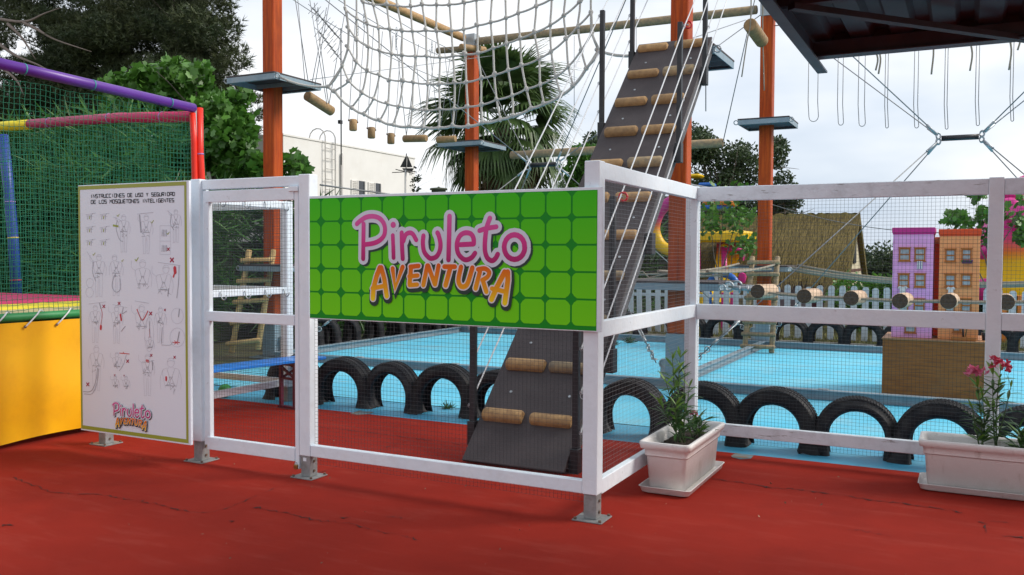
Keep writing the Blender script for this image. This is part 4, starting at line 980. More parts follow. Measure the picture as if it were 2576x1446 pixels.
for px, y0_, y1_ in ((2202, 150, 177), (2342, 90, 187), (2439, 120, 178), (2209, 140, 186), (2559, 105, 126), (2537, 105, 176)):
    a_ = at(px - 4, y0_ - 30, Y=14.4); c_ = at(px, y1_, Y=14.4)
    tl_ = {2202: 'shortest left', 2342: 'left long', 2439: 'middle long', 2209: 'second left', 2559: 'right short', 2537: 'right long'}[px]
    o = MB().tube(smooth_pts([a_, a_.lerp(c_, .5) + V((.04, 0, 0)), c_], 4), .014, 6).build('rope_tail', rope_tan); tag(o, tl_ + ' loose rope tail dangling below the dark roof edge', 'rope', 'loose rope tails below the roof')
o = MB().tube(sag((XP3, YB, 5.3), (2.7, YB, 5.3), .08), .009, 5).build('overhead_cable', cable_m); tag(o, 'steel cable carrying the rope loops behind the dark roof', 'cable')
# wires that cross the sky
for i, (p0, p1, yy, r_) in enumerate((((749, 0), (767, 210), 9.9, .005), ((779, 0), (822, 262), 10.2, .005), ((829, 0), (790, 225), 10.0, .005), ((1775, 172), (1775, 280), 9.4, .006), ((1600, 90), (1600, 245), 12, .005), ((1444, 140), (1444, 305), 13, .005), ((1386, 110), (1386, 310), 14, .005))):
    a_, c_ = at(*p0, Y=yy), at(*p1, Y=yy)
    lbs = ['first thin rope dropping beside the left pillar', 'second thin rope dropping to the tilted hanging log', 'thin rope slanting onto the left high platform', 'thin rope end hanging under the ramp platform', 'thin rope hanging left of the upper ramp', 'thin rope hanging beside the net right edge', 'thin rope hanging in front of the palm']
    o = MB().tube([a_ + (a_ - c_) * .3, c_], r_, 5).build('drop_rope', cable_m); tag(o, lbs[i], 'rope')
cable('guy_wire', [V((XP3 + .15, YB - 1.5, 5.5)), at(1818, 358, Y=YB)], .008, 'steel wire from the right pillar top down to the end of the long low log')
cable('guy_wire', [at(1700, 110, Y=9.6), at(1875, 50, Y=13.5)], .006, 'thin wire from the ramp platform to the right pillar top')
cable('guy_wire', sag(at(780, 200, Y=9.9), at(1240, 140, Y=15), .0), .005, 'thin wire running across the net towards the palm-side pillar top')

# ------------------------------------------------------------------ low log-step bridge to the right and rope rails
br = thing('log_step_bridge', 'low row of round log steps strung on two ropes across the right side', 'bridge', (-2.3, YA, 1.1))
for (px, py) in ((1905, 733), (2022, 745), (2140, 750), (2263, 757), (2385, 758), (2530, 760)):
    c = at(px, py, Y=YA - .32); d_ = V((0.02, .68, -.015))
    st = MB().log(c, c + d_, .078, bev=.006).build('step_log', log_pale, br)
    MB().tube([c - V((0, .003, 0)), c + V((0, .0005, 0))], .0745, 14).build('end_grain', log_end, st)
    last = c
for yy, dz in ((YA - .17, -.01), (YA + .24, -.02)):
    pts = [V((XP3 + .70, yy, 1.17))]
    for (px, py) in ((1905, 733), (2022, 745), (2140, 750), (2263, 757), (2385, 758), (2530, 760)):
        c = at(px, py, Y=YA - .32); pts.append(V((c.x, yy, c.z + dz)))
    pts.append(V((2.4, yy, 1.16))); MB().tube(smooth_pts(pts, 3), .014, 6).build('rope', rope_tan, br)
    bb = MB(); shackle_ring(bb, pts[0], .05, (0, 1, .2), .014); bb.tube([pts[0] + V((.05, 0, -.01)), pts[0] + V((.36, 0, -.03))], .026, 7); bb.build('shackle', galv, br)
    for k in range(3):
        c = pts[0] + V((.12 + .09 * k, 0, -.03)); bb = MB(); shackle_ring(bb, c, .035, (1, .2, 0), .009, 8); bb.build('rope_clamp', galv, br)
rb = thing('rope_rail_bridge', 'pair of brown rope rails sagging from the far right platform to the right edge', 'bridge', (XP3 + .5, YB, 1.3))
for (y, z, s_) in ((YB - .35, 1.33, .28), (YB + .3, 1.36, .30), (YB - .2, 1.28, .26)):
    MB().tube(sag((XP3 + .5, y, z), (3.0, y, z + .1), s_, 16), .022, 6).build('rope', rope_tan, rb)
rc = thing('rope_rail_bridge', 'twisted rope rails between the ramp pillar and the far right pillar at knee height', 'bridge', (XP3, YA + .5, 1.3))
for x_, s_ in ((XP3 - .3, .05), (XP3 + .3, .05)):
    MB().tube(sag((x_, YA + .45, 1.32), (x_, YB - .45, 1.38), s_, 10), .018, 6).build('rope', rope_tan, rc)
for x_ in (1,):
    pts = [V((XP3 + (.3 if i % 2 else -.3), YA + .5 + i * .42, 1.30)) for i in range(11)]; MB().tube(pts, .016, 6).build('lacing_rope', rope_tan, rc)
rd2 = thing('rope_rail_bridge', 'low rope rails seen through the side mesh left of the ramp pillar', 'bridge', (XP3 - .5, YB, 1.3))
for y, z in ((YB - .3, 1.2), (YB + .3, 1.28)):
    MB().tube(sag((XP3 - .5, y, z), (XP0 + .5, y, z), .12, 12), .020, 6).build('rope', rope_tan, rd2)
MB().tube([V((XP3 - .6 - i * .32, YB - .3 + (.6 if i % 2 else 0), 1.17 + (.1 if i % 2 else 0) - .05)) for i in range(15)], .016, 6).build('lacing_rope', rope_tan, rd2)

# ------------------------------------------------------------------ ladders
def ladder(p0, p1, q0, q1, n, label, rung_over=.06, m=log_grey):
    """p = left pole bottom/top, q = right pole bottom/top"""
    t = thing('wooden_ladder', label, 'ladder', tuple(p0), 'round pole ladders leaning on the platforms')
    for a_, c_ in ((p0, p1), (q0, q1)): MB().log(a_, c_, .042, 10).build('pole', m, t)
    for i in range(n):
        f = (i + .45) / n
        a_, c_ = p0.lerp(p1, f), q0.lerp(q1, f); d = (c_ - a_).normalized(); nn = V((0, -.06, .01))
        MB().log(a_ - d * rung_over + nn, c_ + d * rung_over + nn, .034, 10).build('rung', m, t)
    return t
ladder(at(1872, 885, Y=14.1), at(1892, 645, Y=14.6), at(1940, 888, Y=14.1), at(1955, 645, Y=14.6), 8, 'brown pole ladder leaning at the far right pillar')
ladder(at(582, 888, X=-9.25), at(627, 628, X=-9.05), at(648, 880, X=-8.85), at(688, 628, X=-8.85), 5, 'yellowish pole ladder leaning at the left pillar, seen through the gate', m=mat('ladder_wood_yellow', (.55, .38, .16), .7, c2=(.42, .28, .11), nscale=8, bump=.3))
# ------------------------------------------------------------------ dark metal roof, upper right
roof = thing('metal_roof', 'dark corrugated metal roof edge seen from below at the upper right', 'roof', (-.85, 5.7, 2.7))
rf_m = mat('roof_underside', (.026, .028, .038), .6, c2=(.045, .042, .055), nscale=3, bump=.2, dirt=(.06, .05, .05), dscale=2, damt=.4)
rf_f = mat('roof_fascia', (.075, .095, .13), .5, c2=(.05, .065, .09), nscale=6, dirt=(.10, .07, .05), dscale=7, damt=.5)
RX, RY, RYn, RXe = -.86, 5.72, 1.6, 5.0
b = MB(); b.box((RX, RYn, 2.66), (RX + .012, RY + .22, 2.80)); b.box((RX + .012, RYn, 2.66), (RX + .06, RY + .22, 2.672)); b.build('fascia', rf_f, roof)
b = MB(); b.box((RX + .013, RY - .05, 2.70), (RXe, RY, 2.80)); b.box((RX + .013, RY - .10, 2.70), (RXe, RY - .051, 2.708)); b.build('edge_beam', rf_f, roof)
for y_ in (4.5, 3.2, 1.8):
    b = MB(); b.box((RX + .013, y_, 2.72), (RXe, y_ + .05, 2.80)); b.build('purlin', rf_m, roof)
b = MB(); b.bar(at(1990, 16, Z=2.71), at(2600, 101, Z=2.71), .05, .03); b.build('diagonal_brace', rf_m, roof)
MB().box((RX + .013, RY + .002, 2.80), (RXe, RY + .03, 2.862)).build('closing_strip', rf_m, roof)
x = RX; k = 0; prof = []
while x < RXe:
    prof += [(x, 2.81), (x + .11, 2.81), (x + .135, 2.85), (x + .20, 2.85), (x + .225, 2.81)]; x += .225
for i in range(0, len(prof) - 20, 20):
    seg = prof[i:i + 21]; b = MB(); vs = []
    for (xx, zz) in seg: vs += [(xx, RYn, zz - .02), (xx, RY + .12, zz + .0)]
    b.add(vs, [(2 * j, 2 * j + 1, 2 * j + 3, 2 * j + 2) for j in range(len(seg) - 1)]); b.build('corrugated_sheet', rf_m, roof)

# ------------------------------------------------------------------ planters with oleander
def rrect(cx, cy, hx, hy, z, r, n=4):
    pts = []
    for (sx, sy, a0) in ((1, 1, 0), (-1, 1, 90), (-1, -1, 180), (1, -1, 270)):
        for i in range(n + 1):
            a = math.radians(a0 + 90 * i / n); pts.append((cx + sx * (hx - r) + r * math.cos(a), cy + sy * (hy - r) + r * math.sin(a), z))
    return pts
def loft(b, rings, cap0=True, cap1=True, smooth=True):
    n = len(rings[0]); vs = [p for R_ in rings for p in R_]
    fs = [(i * n + k, i * n + (k + 1) % n, (i + 1) * n + (k + 1) % n, (i + 1) * n + k) for i in range(len(rings) - 1) for k in range(n)]
    b.add(vs, fs, smooth); base = len(b.v) - len(vs)
    if cap0: b.f.append(tuple(base + k for k in reversed(range(n)))); b.sm.append(False)
    if cap1: b.f.append(tuple(base + (len(rings) - 1) * n + k for k in range(n))); b.sm.append(False)
def planter(cx, cy, hx, hy, label):
    t = thing('planter', label, 'planter', (cx, cy, 0), 'white plastic planters')
    tap = .055; H = .33; z0 = .022
    def R_(h, z, r=.03): return rrect(cx, cy, hx - tap * (1 - z / H) + h, hy - tap * (1 - z / H) + h, z, r)
    b = MB(); loft(b, [R_(-.004, z0), R_(-.02 + .02, z0 + .006), R_(-.018, .235), R_(-.012, .243), R_(-.012, .248), R_(-.018, .256)][1:4] + [R_(-.010, .2365), R_(-.010, .244), R_(-.014, .285), R_(.004, .287), R_(.006, .315), R_(.002, .329), R_(-.008, .332), R_(-.022, .329), R_(-.026, .31), R_(-.045, .12)], cap1=True)
    b.build('pot', planter_m, t)
    b = MB(); loft(b, [rrect(cx, cy, hx - .035, hy - .03, .002, .03), rrect(cx, cy, hx - .012, hy - .008, .012, .03), rrect(cx, cy, hx - .002, hy + .004, .045, .03), rrect(cx, cy, hx + .004, hy + .010, .048, .03), rrect(cx, cy, hx - .003, hy + .002, .049, .03), rrect(cx, cy, hx - .018, hy - .012, .016, .03)])
    b.build('saucer', planter_m, t)
    R = random.Random(int(cx * 100)); nx, ny = 18, 26; vs = []; hx2, hy2 = hx - .047, hy - .047
    for j in range(ny + 1):
        for i in range(nx + 1): vs.append((cx - hx2 + 2 * hx2 * i / nx, cy - hy2 + 2 * hy2 * j / ny, .262 + R.uniform(-.008, .010) + .01 * math.sin(i * .6) * math.cos(j * .4)))
    b = MB(); b.add(vs, [(j * (nx + 1) + i, j * (nx + 1) + i + 1, (j + 1) * (nx + 1) + i + 1, (j + 1) * (nx + 1) + i) for j in range(ny) for i in range(nx)]); b.build('soil', soil_m, t)
    return t
planter(-1.648, 5.78, .165, .45, 'short white plastic planter by the fence corner post, holding a tall oleander')
planter(.22, 6.40, .46, .165, 'long white plastic planter at the right edge with pink flowering oleander')
def leaf_me(nm, L_, W_, m, curl=.25):
    n = 5; vs = []; fs = []
    for i in range(n + 1):
        t = i / n; w = W_ * math.sin(math.pi * min(1, t * .93 + .04)) ** .8 / 2; z = -curl * L_ * t * t
        vs += [(-w, t * L_, z + w * .25), (0, t * L_, z), (w, t * L_, z + w * .25)]
    for i in range(n): fs += [(3 * i, 3 * i + 1, 3 * i + 4, 3 * i + 3), (3 * i + 1, 3 * i + 2, 3 * i + 5, 3 * i + 4)]
    me = bpy.data.meshes.new(nm); me.from_pydata(vs, [], fs); me.polygons.foreach_set('use_smooth', [True] * len(fs)); me.materials.append(m); return me
LM = [leaf_me('oleander_leaf', .135, .023, leaf_ole, .18), leaf_me('oleander_leaf', .11, .020, leaf_ole, .35), leaf_me('oleander_leaf', .12, .022, leaf_ole2, .1)]
PM = leaf_me('petal', .022, .017, petal_m, -.3); PM2 = leaf_me('petal', .020, .015, petal_dk, -.3)
def basis(d, roll=0):
    d = Vector(d).normalized(); a = Vector((0, 0, 1)) if abs(d.z) < .95 else Vector((1, 0, 0)); s = d.cross(a).normalized(); u = s.cross(d)
    s2 = s * math.cos(roll) + u * math.sin(roll); u2 = s2.cross(d)
    return Matrix((s2, d, u2)).transposed()
def oleander(base, stems, label, flowers=(), seed=1, young=True):
    t = thing('oleander', label, 'plant', tuple(base), 'oleanders in the planters'); R = random.Random(seed); base = Vector(base); nl = 0
    for si, (tip, nL) in enumerate(stems):
        nL = int(nL * 1.6); tip = Vector(tip); p0 = base + V((R.uniform(-.03, .03), R.uniform(-.03, .03), -.01)); mid = p0.lerp(tip, .5) + V((R.uniform(-.02, .02), R.uniform(-.02, .02), 0))
        pts = smooth_pts([p0, mid, tip], 6); MB().tube(pts, [.0055 - .0035 * i / (len(pts) - 1) for i in range(len(pts))], 6).build('stem', stem_m, t)
        for k in range(nL):
            f = .18 + .82 * (k + .5) / nL; p = pts[min(len(pts) - 1, int(f * (len(pts) - 1)))]; a = k * 2.4 + R.uniform(-.3, .3); el = R.uniform(.15, .9) if f < .9 else R.uniform(.6, 1.3)
            d = V((math.cos(a) * math.cos(el), math.sin(a) * math.cos(el), math.sin(el)))
            me = LM[2] if (young and f > .8) or R.random() < .12 else LM[R.randrange(2)]
            o = bpy.data.objects.new('leaf', me); col.objects.link(o); o.parent = t; s_ = R.uniform(.75, 1.15) * (1 if f < .85 else .8)
            o.matrix_local = Matrix.Translation(p - base) @ basis(d, R.uniform(-.3, .3)).to_4x4() @ Matrix.Scale(s_, 4); nl += 1
    for (c, n, dark) in flowers:
        c = Vector(c)
        for k in range(n):
            fc = c + V((R.gauss(0, .030), R.gauss(0, .022), R.gauss(0, .014))); up = V((R.uniform(-.6, .6), R.uniform(-1, .2), R.uniform(.2, 1))).normalized()
            fr = basis(up)
            for q_ in range(5):
                a = q_ * 1.2566; d = fr @ V((math.cos(a), .35, math.sin(a)))
                o = bpy.data.objects.new('petal', PM2 if dark else PM); col.objects.link(o); o.parent = t; o.matrix_local = Matrix.Translation(fc - base) @ basis(d, q_).to_4x4() @ Matrix.Scale(R.uniform(1.0, 1.45), 4)
    return t
pb = at(1712, 1108, Y=5.72); pb = V((pb.x, 5.72, .262))
oleander(pb, [(at(1690, 885, Y=5.72), 22), (at(1712, 880, Y=5.80), 24), (at(1672, 950, Y=5.60), 16), (at(1652, 1000, Y=5.62), 12), (at(1735, 960, Y=5.85), 12), (at(1700, 1010, Y=5.55), 12), (at(1722, 930, Y=5.75), 12)], 'tall leafy green oleander in the short planter by the corner post', seed=2)
pb2 = V((-1.60, 5.93, .262))
oleander(pb2, [(at(1745, 1045, Y=5.93), 10), (at(1730, 1040, Y=5.9), 10), (at(1755, 1050, Y=6.0), 8), (at(1738, 1060, Y=5.85), 8), (at(1762, 1045, Y=6.02), 8)], 'small low plant with tiny pink blooms behind the tall oleander', [(at(1732, 1040, Y=5.9), 2, 0), (at(1745, 1044, Y=5.93), 1, 1)], seed=5, young=False)
oleander((at(2478, 1115, Y=6.40).x, 6.40, .262), [(at(2454, 940, Y=6.40), 26), (at(2470, 985, Y=6.45), 14), (at(2445, 1020, Y=6.35), 10), (at(2492, 1015, Y=6.42), 10)], 'oleander with a pale pink flower head leaning left in the long planter', [(at(2452, 932, Y=6.38), 9, 0), (at(2430, 938, Y=6.38), 3, 0), (at(2470, 935, Y=6.38), 3, 0)], seed=7)
oleander((at(2508, 1117, Y=6.45).x, 6.45, .262), [(at(2518, 915, Y=6.42), 26), (at(2545, 960, Y=6.45), 10), (at(2497, 925, Y=6.42), 10)], 'tallest oleander with deep pink buds in the long planter', [(at(2505, 908, Y=6.40), 4, 1), (at(2528, 915, Y=6.40), 5, 1), (at(2500, 905, Y=6.4), 2, 0), (at(2535, 920, Y=6.4), 2, 0), (at(2524, 930, Y=6.4), 3, 1)], seed=9)
oleander((at(2568, 1118, Y=6.36).x, 6.36, .262), [(at(2560, 1075, Y=6.36), 12), (at(2575, 1078, Y=6.36), 12), (at(2568, 1085, Y=6.34), 12), (at(2580, 1090, Y=6.38), 10)], 'low bushy seedling at the right end of the long planter', seed=11, young=False)
pb_ = mat('blue_flower', (.10, .09, .35), .6)

# ------------------------------------------------------------------ trampoline enclosure on the left
TX, TYc, TXf = -6.5, 6.2, -10.1
tr = thing('net_enclosure', 'trampoline enclosure with colourful foam poles, green net and yellow skirt behind the board', 'trampoline', (TX, TYc, 0))
def foam(pts, r, m, name='foam_pole', tie=.55, tiec=None):
    P_ = pts; o = MB().tube(P_, r, 16).build(name, m, tr); L_ = sum((Vector(b_) - Vector(a_)).length for a_, b_ in zip(P_[:-1], P_[1:]))
    n = max(1, int(L_ / tie))
    for i in range(1, n + 1):
        f = (i - .35) / n * (len(P_) - 1); k = min(int(f), len(P_) - 2); a_, c_ = Vector(P_[k]), Vector(P_[k + 1]); c = a_.lerp(c_, f - k); d = (c_ - a_).normalized()
        MB().tube([c - d * .006, c + d * .006], r + .0025, 14).build('tie', tiec[i % len(tiec)] if tiec else MT['tie_teal'], o)
mat('tie_teal', (.03, .22, .25), .6); mat('tie_yellow', (.7, .5, .08), .6); mat('tie_violet', (.35, .2, .5), .6); mat('tie_red', (.4, .03, .03), .6)
purple = mat('foam_purple', (.115, .028, .30), .38, c2=(.095, .022, .25), nscale=3); pinkf = mat('foam_pink', (.50, .018, .11), .45, c2=(.42, .015, .09), nscale=4); yelf = mat('foam_yellow', (.72, .60, .02), .45); redf = mat('foam_red', (.80, .025, .008), .38); bluef = mat('foam_blue', (.015, .045, .26), .45); greenf = mat('foam_green', (.02, .22, .06), .5)
foam([at(-60, 146, X=TX), at(200, 206, X=TX), at(487, 272, X=TX)], .043, purple, tie=.55)
pe = at(490, 278, X=TX)
foam([pe + V((0, .05, -.05)), at(300, 296, Y=6.35), at(75, 312, Y=6.35)], .052, pinkf, tie=.9, tiec=[MT['tie_violet']])
foam([at(75, 313, Y=6.35), at(-60, 323, Y=6.35)], .055, yelf, tie=2)
foam([at(502, 272, X=TX), at(503, 380, X=TX + .02), at(508, 470, X=TX + .03), at(512, 600, X=TX + .03), at(514, 700, X=TX + .01), at(515, 772, X=TX)], .032, redf, tie=.6, tiec=[MT['tie_yellow'], MT['tie_violet'], MT['tie_teal']])
foam([at(484, 284, X=TX), at(488, 360, X=TX), at(490, 470, X=TX), at(500, 640, X=TX)], .028, redf, tie=3, tiec=[MT['tie_yellow']])
foam([at(8, 340, Y=6.9), at(22, 480, Y=6.9), at(33, 600, Y=6.9), at(42, 742, Y=6.9)], .062, bluef, tie=.42, tiec=[MT['tie_red'], MT['tie_teal'], MT['tie_violet'], MT['tie_yellow']])
MB().tube([pe + V((0, 0, .02)), pe + V((0, 0, -1.9))], .018, 8).build('steel_post', galv, tr)
net_m = mat('green_net_cord', (.006, .16, .085), .7)
def cnet(fn, u0, u1, v0, v1, sp, r, seed):
    R = random.Random(seed); b = MB(); nu = int((u1 - u0) / sp); nv = int((v1 - v0) / sp); G_ = {}
    for i in range(nu + 1):
        for j in range(nv + 1): G_[i, j] = Vector(fn(u0 + sp * i + R.uniform(-.004, .004), v0 + sp * j + R.uniform(-.004, .004) + .008 * math.sin(i * .5)))
    for i in range(nu + 1): b.tube([G_[i, j] for j in range(nv + 1)], r, 3, cap=False, smooth=False)
    for j in range(nv + 1): b.tube([G_[i, j] for i in range(nu + 1)], r, 3, cap=False, smooth=False)
    return b
def topz(y): return 2.87 - .03 * 0
cnet(lambda u, v: (TX - .01 - .03 * math.sin((v - .95) * 1.6), u, v), 3.9, 6.18, .97, 2.84, .043, .0021, 1).build('green_net', net_m, tr, kind='stuff')
cnet(lambda u, v: (u, 6.3 + .03 * math.sin((v - .9) * 1.6), v), TXf, TX - .02, .97, 2.84, .046, .0023, 2).build('green_net', net_m, tr, kind='stuff')
tarp = mat('yellow_tarpaulin', (.88, .47, .004), .42, c2=(.87, .42, .004), nscale=1.6, bump=.25, bscale=5, dirt=(.55, .20, .01), dscale=2, damt=.35)
b = MB(); ny, nz = 60, 20; vs = []
for j in range(nz + 1):
    for i in range(ny + 1):
        y = 3.2 + (6.22 - 3.2) * i / ny; z = .035 + .925 * j / nz
        vs.append((TX + .010 * math.sin(y * 5 + z * 3.2) * (1 - j / nz) + .003 * math.sin(y * 11 - z * 5) + .006 * math.sin(y * 2.3 + z * 9), y, z + (0.015 * math.sin(y * 3) if j == 0 else 0)))
b.add(vs, [(j * (ny + 1) + i, j * (ny + 1) + i + 1, (j + 1) * (ny + 1) + i + 1, (j + 1) * (ny + 1) + i) for j in range(nz) for i in range(ny)], True); b.build('yellow_skirt', tarp, tr)
b = MB(); vs = []; nx = 40
for j in range(nz + 1):
    for i in range(nx + 1):
        x = TX - 3.6 * i / nx; vs.append((x, 6.235 + .012 * math.sin(x * 6 + j * .3), .04 + .92 * j / nz))
b.add(vs, [(j * (nx + 1) + i, j * (nx + 1) + i + 1, (j + 1) * (nx + 1) + i + 1, (j + 1) * (nx + 1) + i) for j in range(nz) for i in range(nx)], True); b.build('yellow_skirt', tarp, tr)
MB().box((TX - .06, 6.10, .0), (TX + .02, 6.22, .09), .01).build('foot', mat('dark_wood', (.05, .03, .02), .8), tr)
MB().tube([(TX - .02, 3.2, 1.0), (TX - .02, 6.2, 1.0)], .035, 10).build('edge_pad', greenf, tr); MB().tube([(TX - .02, 6.22, 1.0), (TXf, 6.25, 1.0)], .035, 10).build('edge_pad', greenf, tr)
b = MB(); b.box((TXf, 3.2, .92), (TX - .08, 6.2, .94)); b.build('jumping_mat', mat('mat_black', (.012, .014, .016), .7), tr)
for (x0, x1, y0, y1, z, m_) in ((TX - .5, TX - .06, 3.6, 6.1, 1.01, mat('pad_cream', (.50, .42, .20), .6)), (TX - .95, TX - .52, 3.6, 6.1, 1.03, yelf), (TX - 1.5, TX - 1.0, 3.4, 6.0, 1.05, pinkf), (TX - 3.4, TX - 1.6, 5.6, 6.15, 1.04, pinkf)):
    b = MB(); b.box((x0, y0, z - .04), (x1, y1, z + .02), .02); b.build('foam_pad', m_, tr)
for i, y in enumerate(np.arange(3.6, 6.2, .27)):
    MB().tube([(TX + .012, y, .925), (TX + .016, y, .925)], .012, 10).build('eyelet', rust_m, tr)
    MB().tube(smooth_pts([(TX + .016, y, .925), (TX + .03, y + .04, .97), (TX + .02, y + .10, 1.02), (TX - .02, y + .15, 1.045), (TX - .05, y + .2, 1.03)], 4), .006, 6).build('lacing_rope', rope_white, tr)

# ------------------------------------------------------------------ bench, inner frame, ball behind the gate
bn = thing('blue_bench', 'blue plank bench on dark red folding legs behind the gate', 'bench', (-5.9, 6.0, 0))
bluep = mat('blue_bench_paint', (.012, .20, .66), .35, c2=(.010, .16, .58), nscale=5, dirt=(.25, .30, .35), dscale=9, damt=.35)
b = MB(); c0, c1 = V((-6.06, 5.25, .47)), V((-5.78, 7.02, .47)); b.bar(c0, c1, .30, .028, bev=.004); b.build('seat_plank', bluep, bn)
maroon = mat('maroon_legs', (.13, .012, .035), .5)
dd = (c1 - c0).normalized(); sdv = V((dd.y, -dd.x, 0))
for f in (.18, .80):
    c = c0.lerp(c1, f)
    for sg in (-1, 1):
        b = MB(); p = c + sdv * .10 * sg; b.bar(V((p.x, p.y, .02)), V((p.x, p.y, .453)), .032, .032, up=dd); b.build('leg', maroon, bn)
    b = MB(); a_, c_ = c - sdv * .10, c + sdv * .10; b.bar(V((a_.x, a_.y, .43)), V((c_.x, c_.y, .43)), .028, .028); b.bar(V((a_.x, a_.y, .40)), V((c_.x, c_.y, .30)), .02, .02); b.bar(V((c_.x, c_.y, .40)) + dd * .03, V((a_.x, a_.y, .30)) + dd * .03, .02, .02)
    b.bar(V((a_.x, a_.y, .29)), V((c_.x, c_.y, .29)), .022, .022); b.bar(V((a_.x, a_.y, .012)) - sdv * .03, V((c_.x, c_.y, .012)) + sdv * .03, .04, .022); b.build('leg_brace', maroon, bn)
fi = thing('hook_rack_frame', 'white timber frame with rows of metal hooks standing behind the gate', 'rack', (-6.1, 7.04, 0))
fx_ = -6.1
b = MB(); b.box((fx_ - .09, 6.96, .148), (fx_, 7.05, 2.03), .004); p = b.build('post', white, fi); b = MB(); b.box((fx_ - .085, 6.965, .0), (fx_ - .005, 7.045, .147)); b.build('steel_foot', foot_m, p)
for z0, z1 in ((1.955, 2.028), (1.10, 1.165), (.17, .235)):
    b = MB(); b.box((fx_ - .045, 5.2, z0), (fx_ - .002, 6.959, z1), .003); r_ = b.build('rail', white, fi)
    b = MB(); b.box((fx_ - 1.9, 6.97, z0 - .0), (fx_ - .091, 7.01, z1), .003); b.build('rail', white, fi)
    if z0 > .5:
        for y in (5.35, 5.72, 6.05, 6.36, 6.64, 6.90):
            b = MB(); b.tube(smooth_pts([(fx_ + .001, y, z1 - .02), (fx_ + .012, y, z1 - .03), (fx_ + .022, y, z0 - .005), (fx_ + .05, y, z0 - .025), (fx_ + .075, y, z0 - .005), (fx_ + .07, y + .01, z0 + .015)], 3), .006, 6); b.build('hook', galv, r_)
wires(fi, lambda u, v, o: (fx_ - .05 + o, u, v), 5.2, 6.95, .2, 1.97, seed=8, r=.0012)
wires(fi, lambda u, v, o: (u, 7.015 + o, v), fx_ - 1.9, fx_ - .09, .2, 1.97, seed=9, r=.0012)
bp_ = at(566, 982, Z=.07); bl = MB(); bl.ball((bp_.x, bp_.y, .07), .07, 16, 10); o = bl.build('green_ball', mat('ball_green', (.02, .30, .05), .35)); tag(o, 'small green plastic ball lying on the floor behind the gate', 'ball')

# ------------------------------------------------------------------ ply box with the model houses
bx = thing('ply_box', 'large brown plywood box standing on the blue floor at right', 'box', (-.79, 10.5, 0))
BXL, BXR = at(2218, 930, Y=10.5).x, at(2486, 930, Y=10.5).x + .02; BZT = .60
b = MB(); b.box((BXL, 10.5, .0), (BXR, 10.518, BZT - .002)); b.build('front_panel', ply_m, bx)
b = MB(); b.box((BXL, 10.519, .0), (BXL + .018, 11.32, BZT - .002)); b.build('side_panel', ply_m, bx); b = MB(); b.box((BXR - .018, 10.519, .0), (BXR, 11.32, BZT - .002)); b.build('side_panel', ply_m, bx)
b = MB(); b.box((BXL - .01, 10.49, BZT), (BXR + .01, 11.34, BZT + .018), .003); b.build('top_panel', mat('ply_pale', (.42, .22, .10), .6, c2=(.34, .17, .08), nscale=4, stretch=(1, 6, 6)), bx)
wf = mat('toy_window_frame', (.42, .15, .02), .5, c2=(.34, .11, .02), nscale=20); gl_ = mat('toy_window_pane', (.28, .36, .42), .25, c2=(.42, .50, .55), nscale=25)
def toyhouse(x0, x1, yf, depth, z0, z1, wall, side, cor, label, wins, name='model_house'):
    t = thing(name, label, 'model house', ((x0 + x1) / 2, yf, z0), 'model houses on the plywood box')
    b = MB(); b.box((x0, yf, z0), (x1, yf + depth, z1 - .06), .003); b.build('wall', wall, t)
    b = MB(); b.box((x0 - .012, yf - .014, z1 - .06), (x1 + .012, yf + depth + .012, z1), .004); b.box((x0 - .006, yf - .007, z1 - .075), (x1 + .006, yf + depth, z1 - .0605), .002); b.build('cornice', cor, t)
    nb = 14
    for i in range(1, nb):
        z = z0 + (z1 - .08 - z0) * i / nb; b = MB(); b.box((x0 + .001, yf - .0016, z), (x1 - .001, yf - .0001, z + .0022)); b.build('board_seam', side, t)
    for (pa, pb_, pc, pd) in wins:
        u0 = at(pa, pc, Y=yf); u1 = at(pb_, pd, Y=yf); xa_, xb_, zt, zb2 = u0.x, u1.x, u0.z, u1.z
        b = MB(); w_ = .014
        b.box((xa_, yf - .012, zt - w_), (xb_, yf + .001, zt)); b.box((xa_ - .008, yf - .018, zt), (xb_ + .008, yf + .001, zt + .010)); b.box((xa_ - .008, yf - .020, zb2 - .010), (xb_ + .008, yf + .001, zb2)); b.box((xa_, yf - .012, zb2), (xb_, yf + .001, zb2 + w_))
        b.box((xa_, yf - .0118, zb2 + w_), (xa_ + w_, yf + .001, zt - w_)); b.box((xb_ - w_, yf - .0118, zb2 + w_), (xb_, yf + .001, zt - w_)); zm = (zt + zb2) / 2; b.box((xa_ + w_, yf - .010, zm - w_ / 2), (xb_ - w_, yf + .001, zm + w_ / 2))
        f_ = b.build('window_frame', wf, t)
        for (za_, zc_) in ((zb2 + w_, zm - w_ / 2), (zm + w_ / 2, zt - w_)):
            b = MB(); b.box((xa_ + w_, yf - .004, za_), (xb_ - w_, yf - .0005, zc_)); b.build('pane', gl_, f_)
    return t
lil = mat('lilac_paint', (.78, .42, .80), .5, c2=(.73, .38, .76), nscale=4); lil2 = mat('lilac_seam', (.30, .12, .42), .6); mag = mat('magenta_paint', (.52, .025, .26), .45)
orp = mat('orange_paint', (.82, .36, .14), .5, c2=(.77, .32, .12), nscale=4); orp2 = mat('orange_seam', (.42, .12, .03), .6); ro = mat('red_orange_paint', (.68, .07, .010), .45)
HY = 10.66
toyhouse(at(2244, 700, Y=HY).x, at(2346, 700, Y=HY).x, HY, .45, BZT + .019, at(2300, 572, Y=HY).z, lil, lil2, mag, 'tall lilac model house with magenta cornice, left on the plywood box',
         [(2261, 2289, 624, 656), (2300, 2327, 624, 656), (2259, 2286, 689, 721), (2300, 2327, 689, 722), (2260, 2284, 752, 785), (2298, 2325, 752, 785), (2275, 2303, 803, 837)])
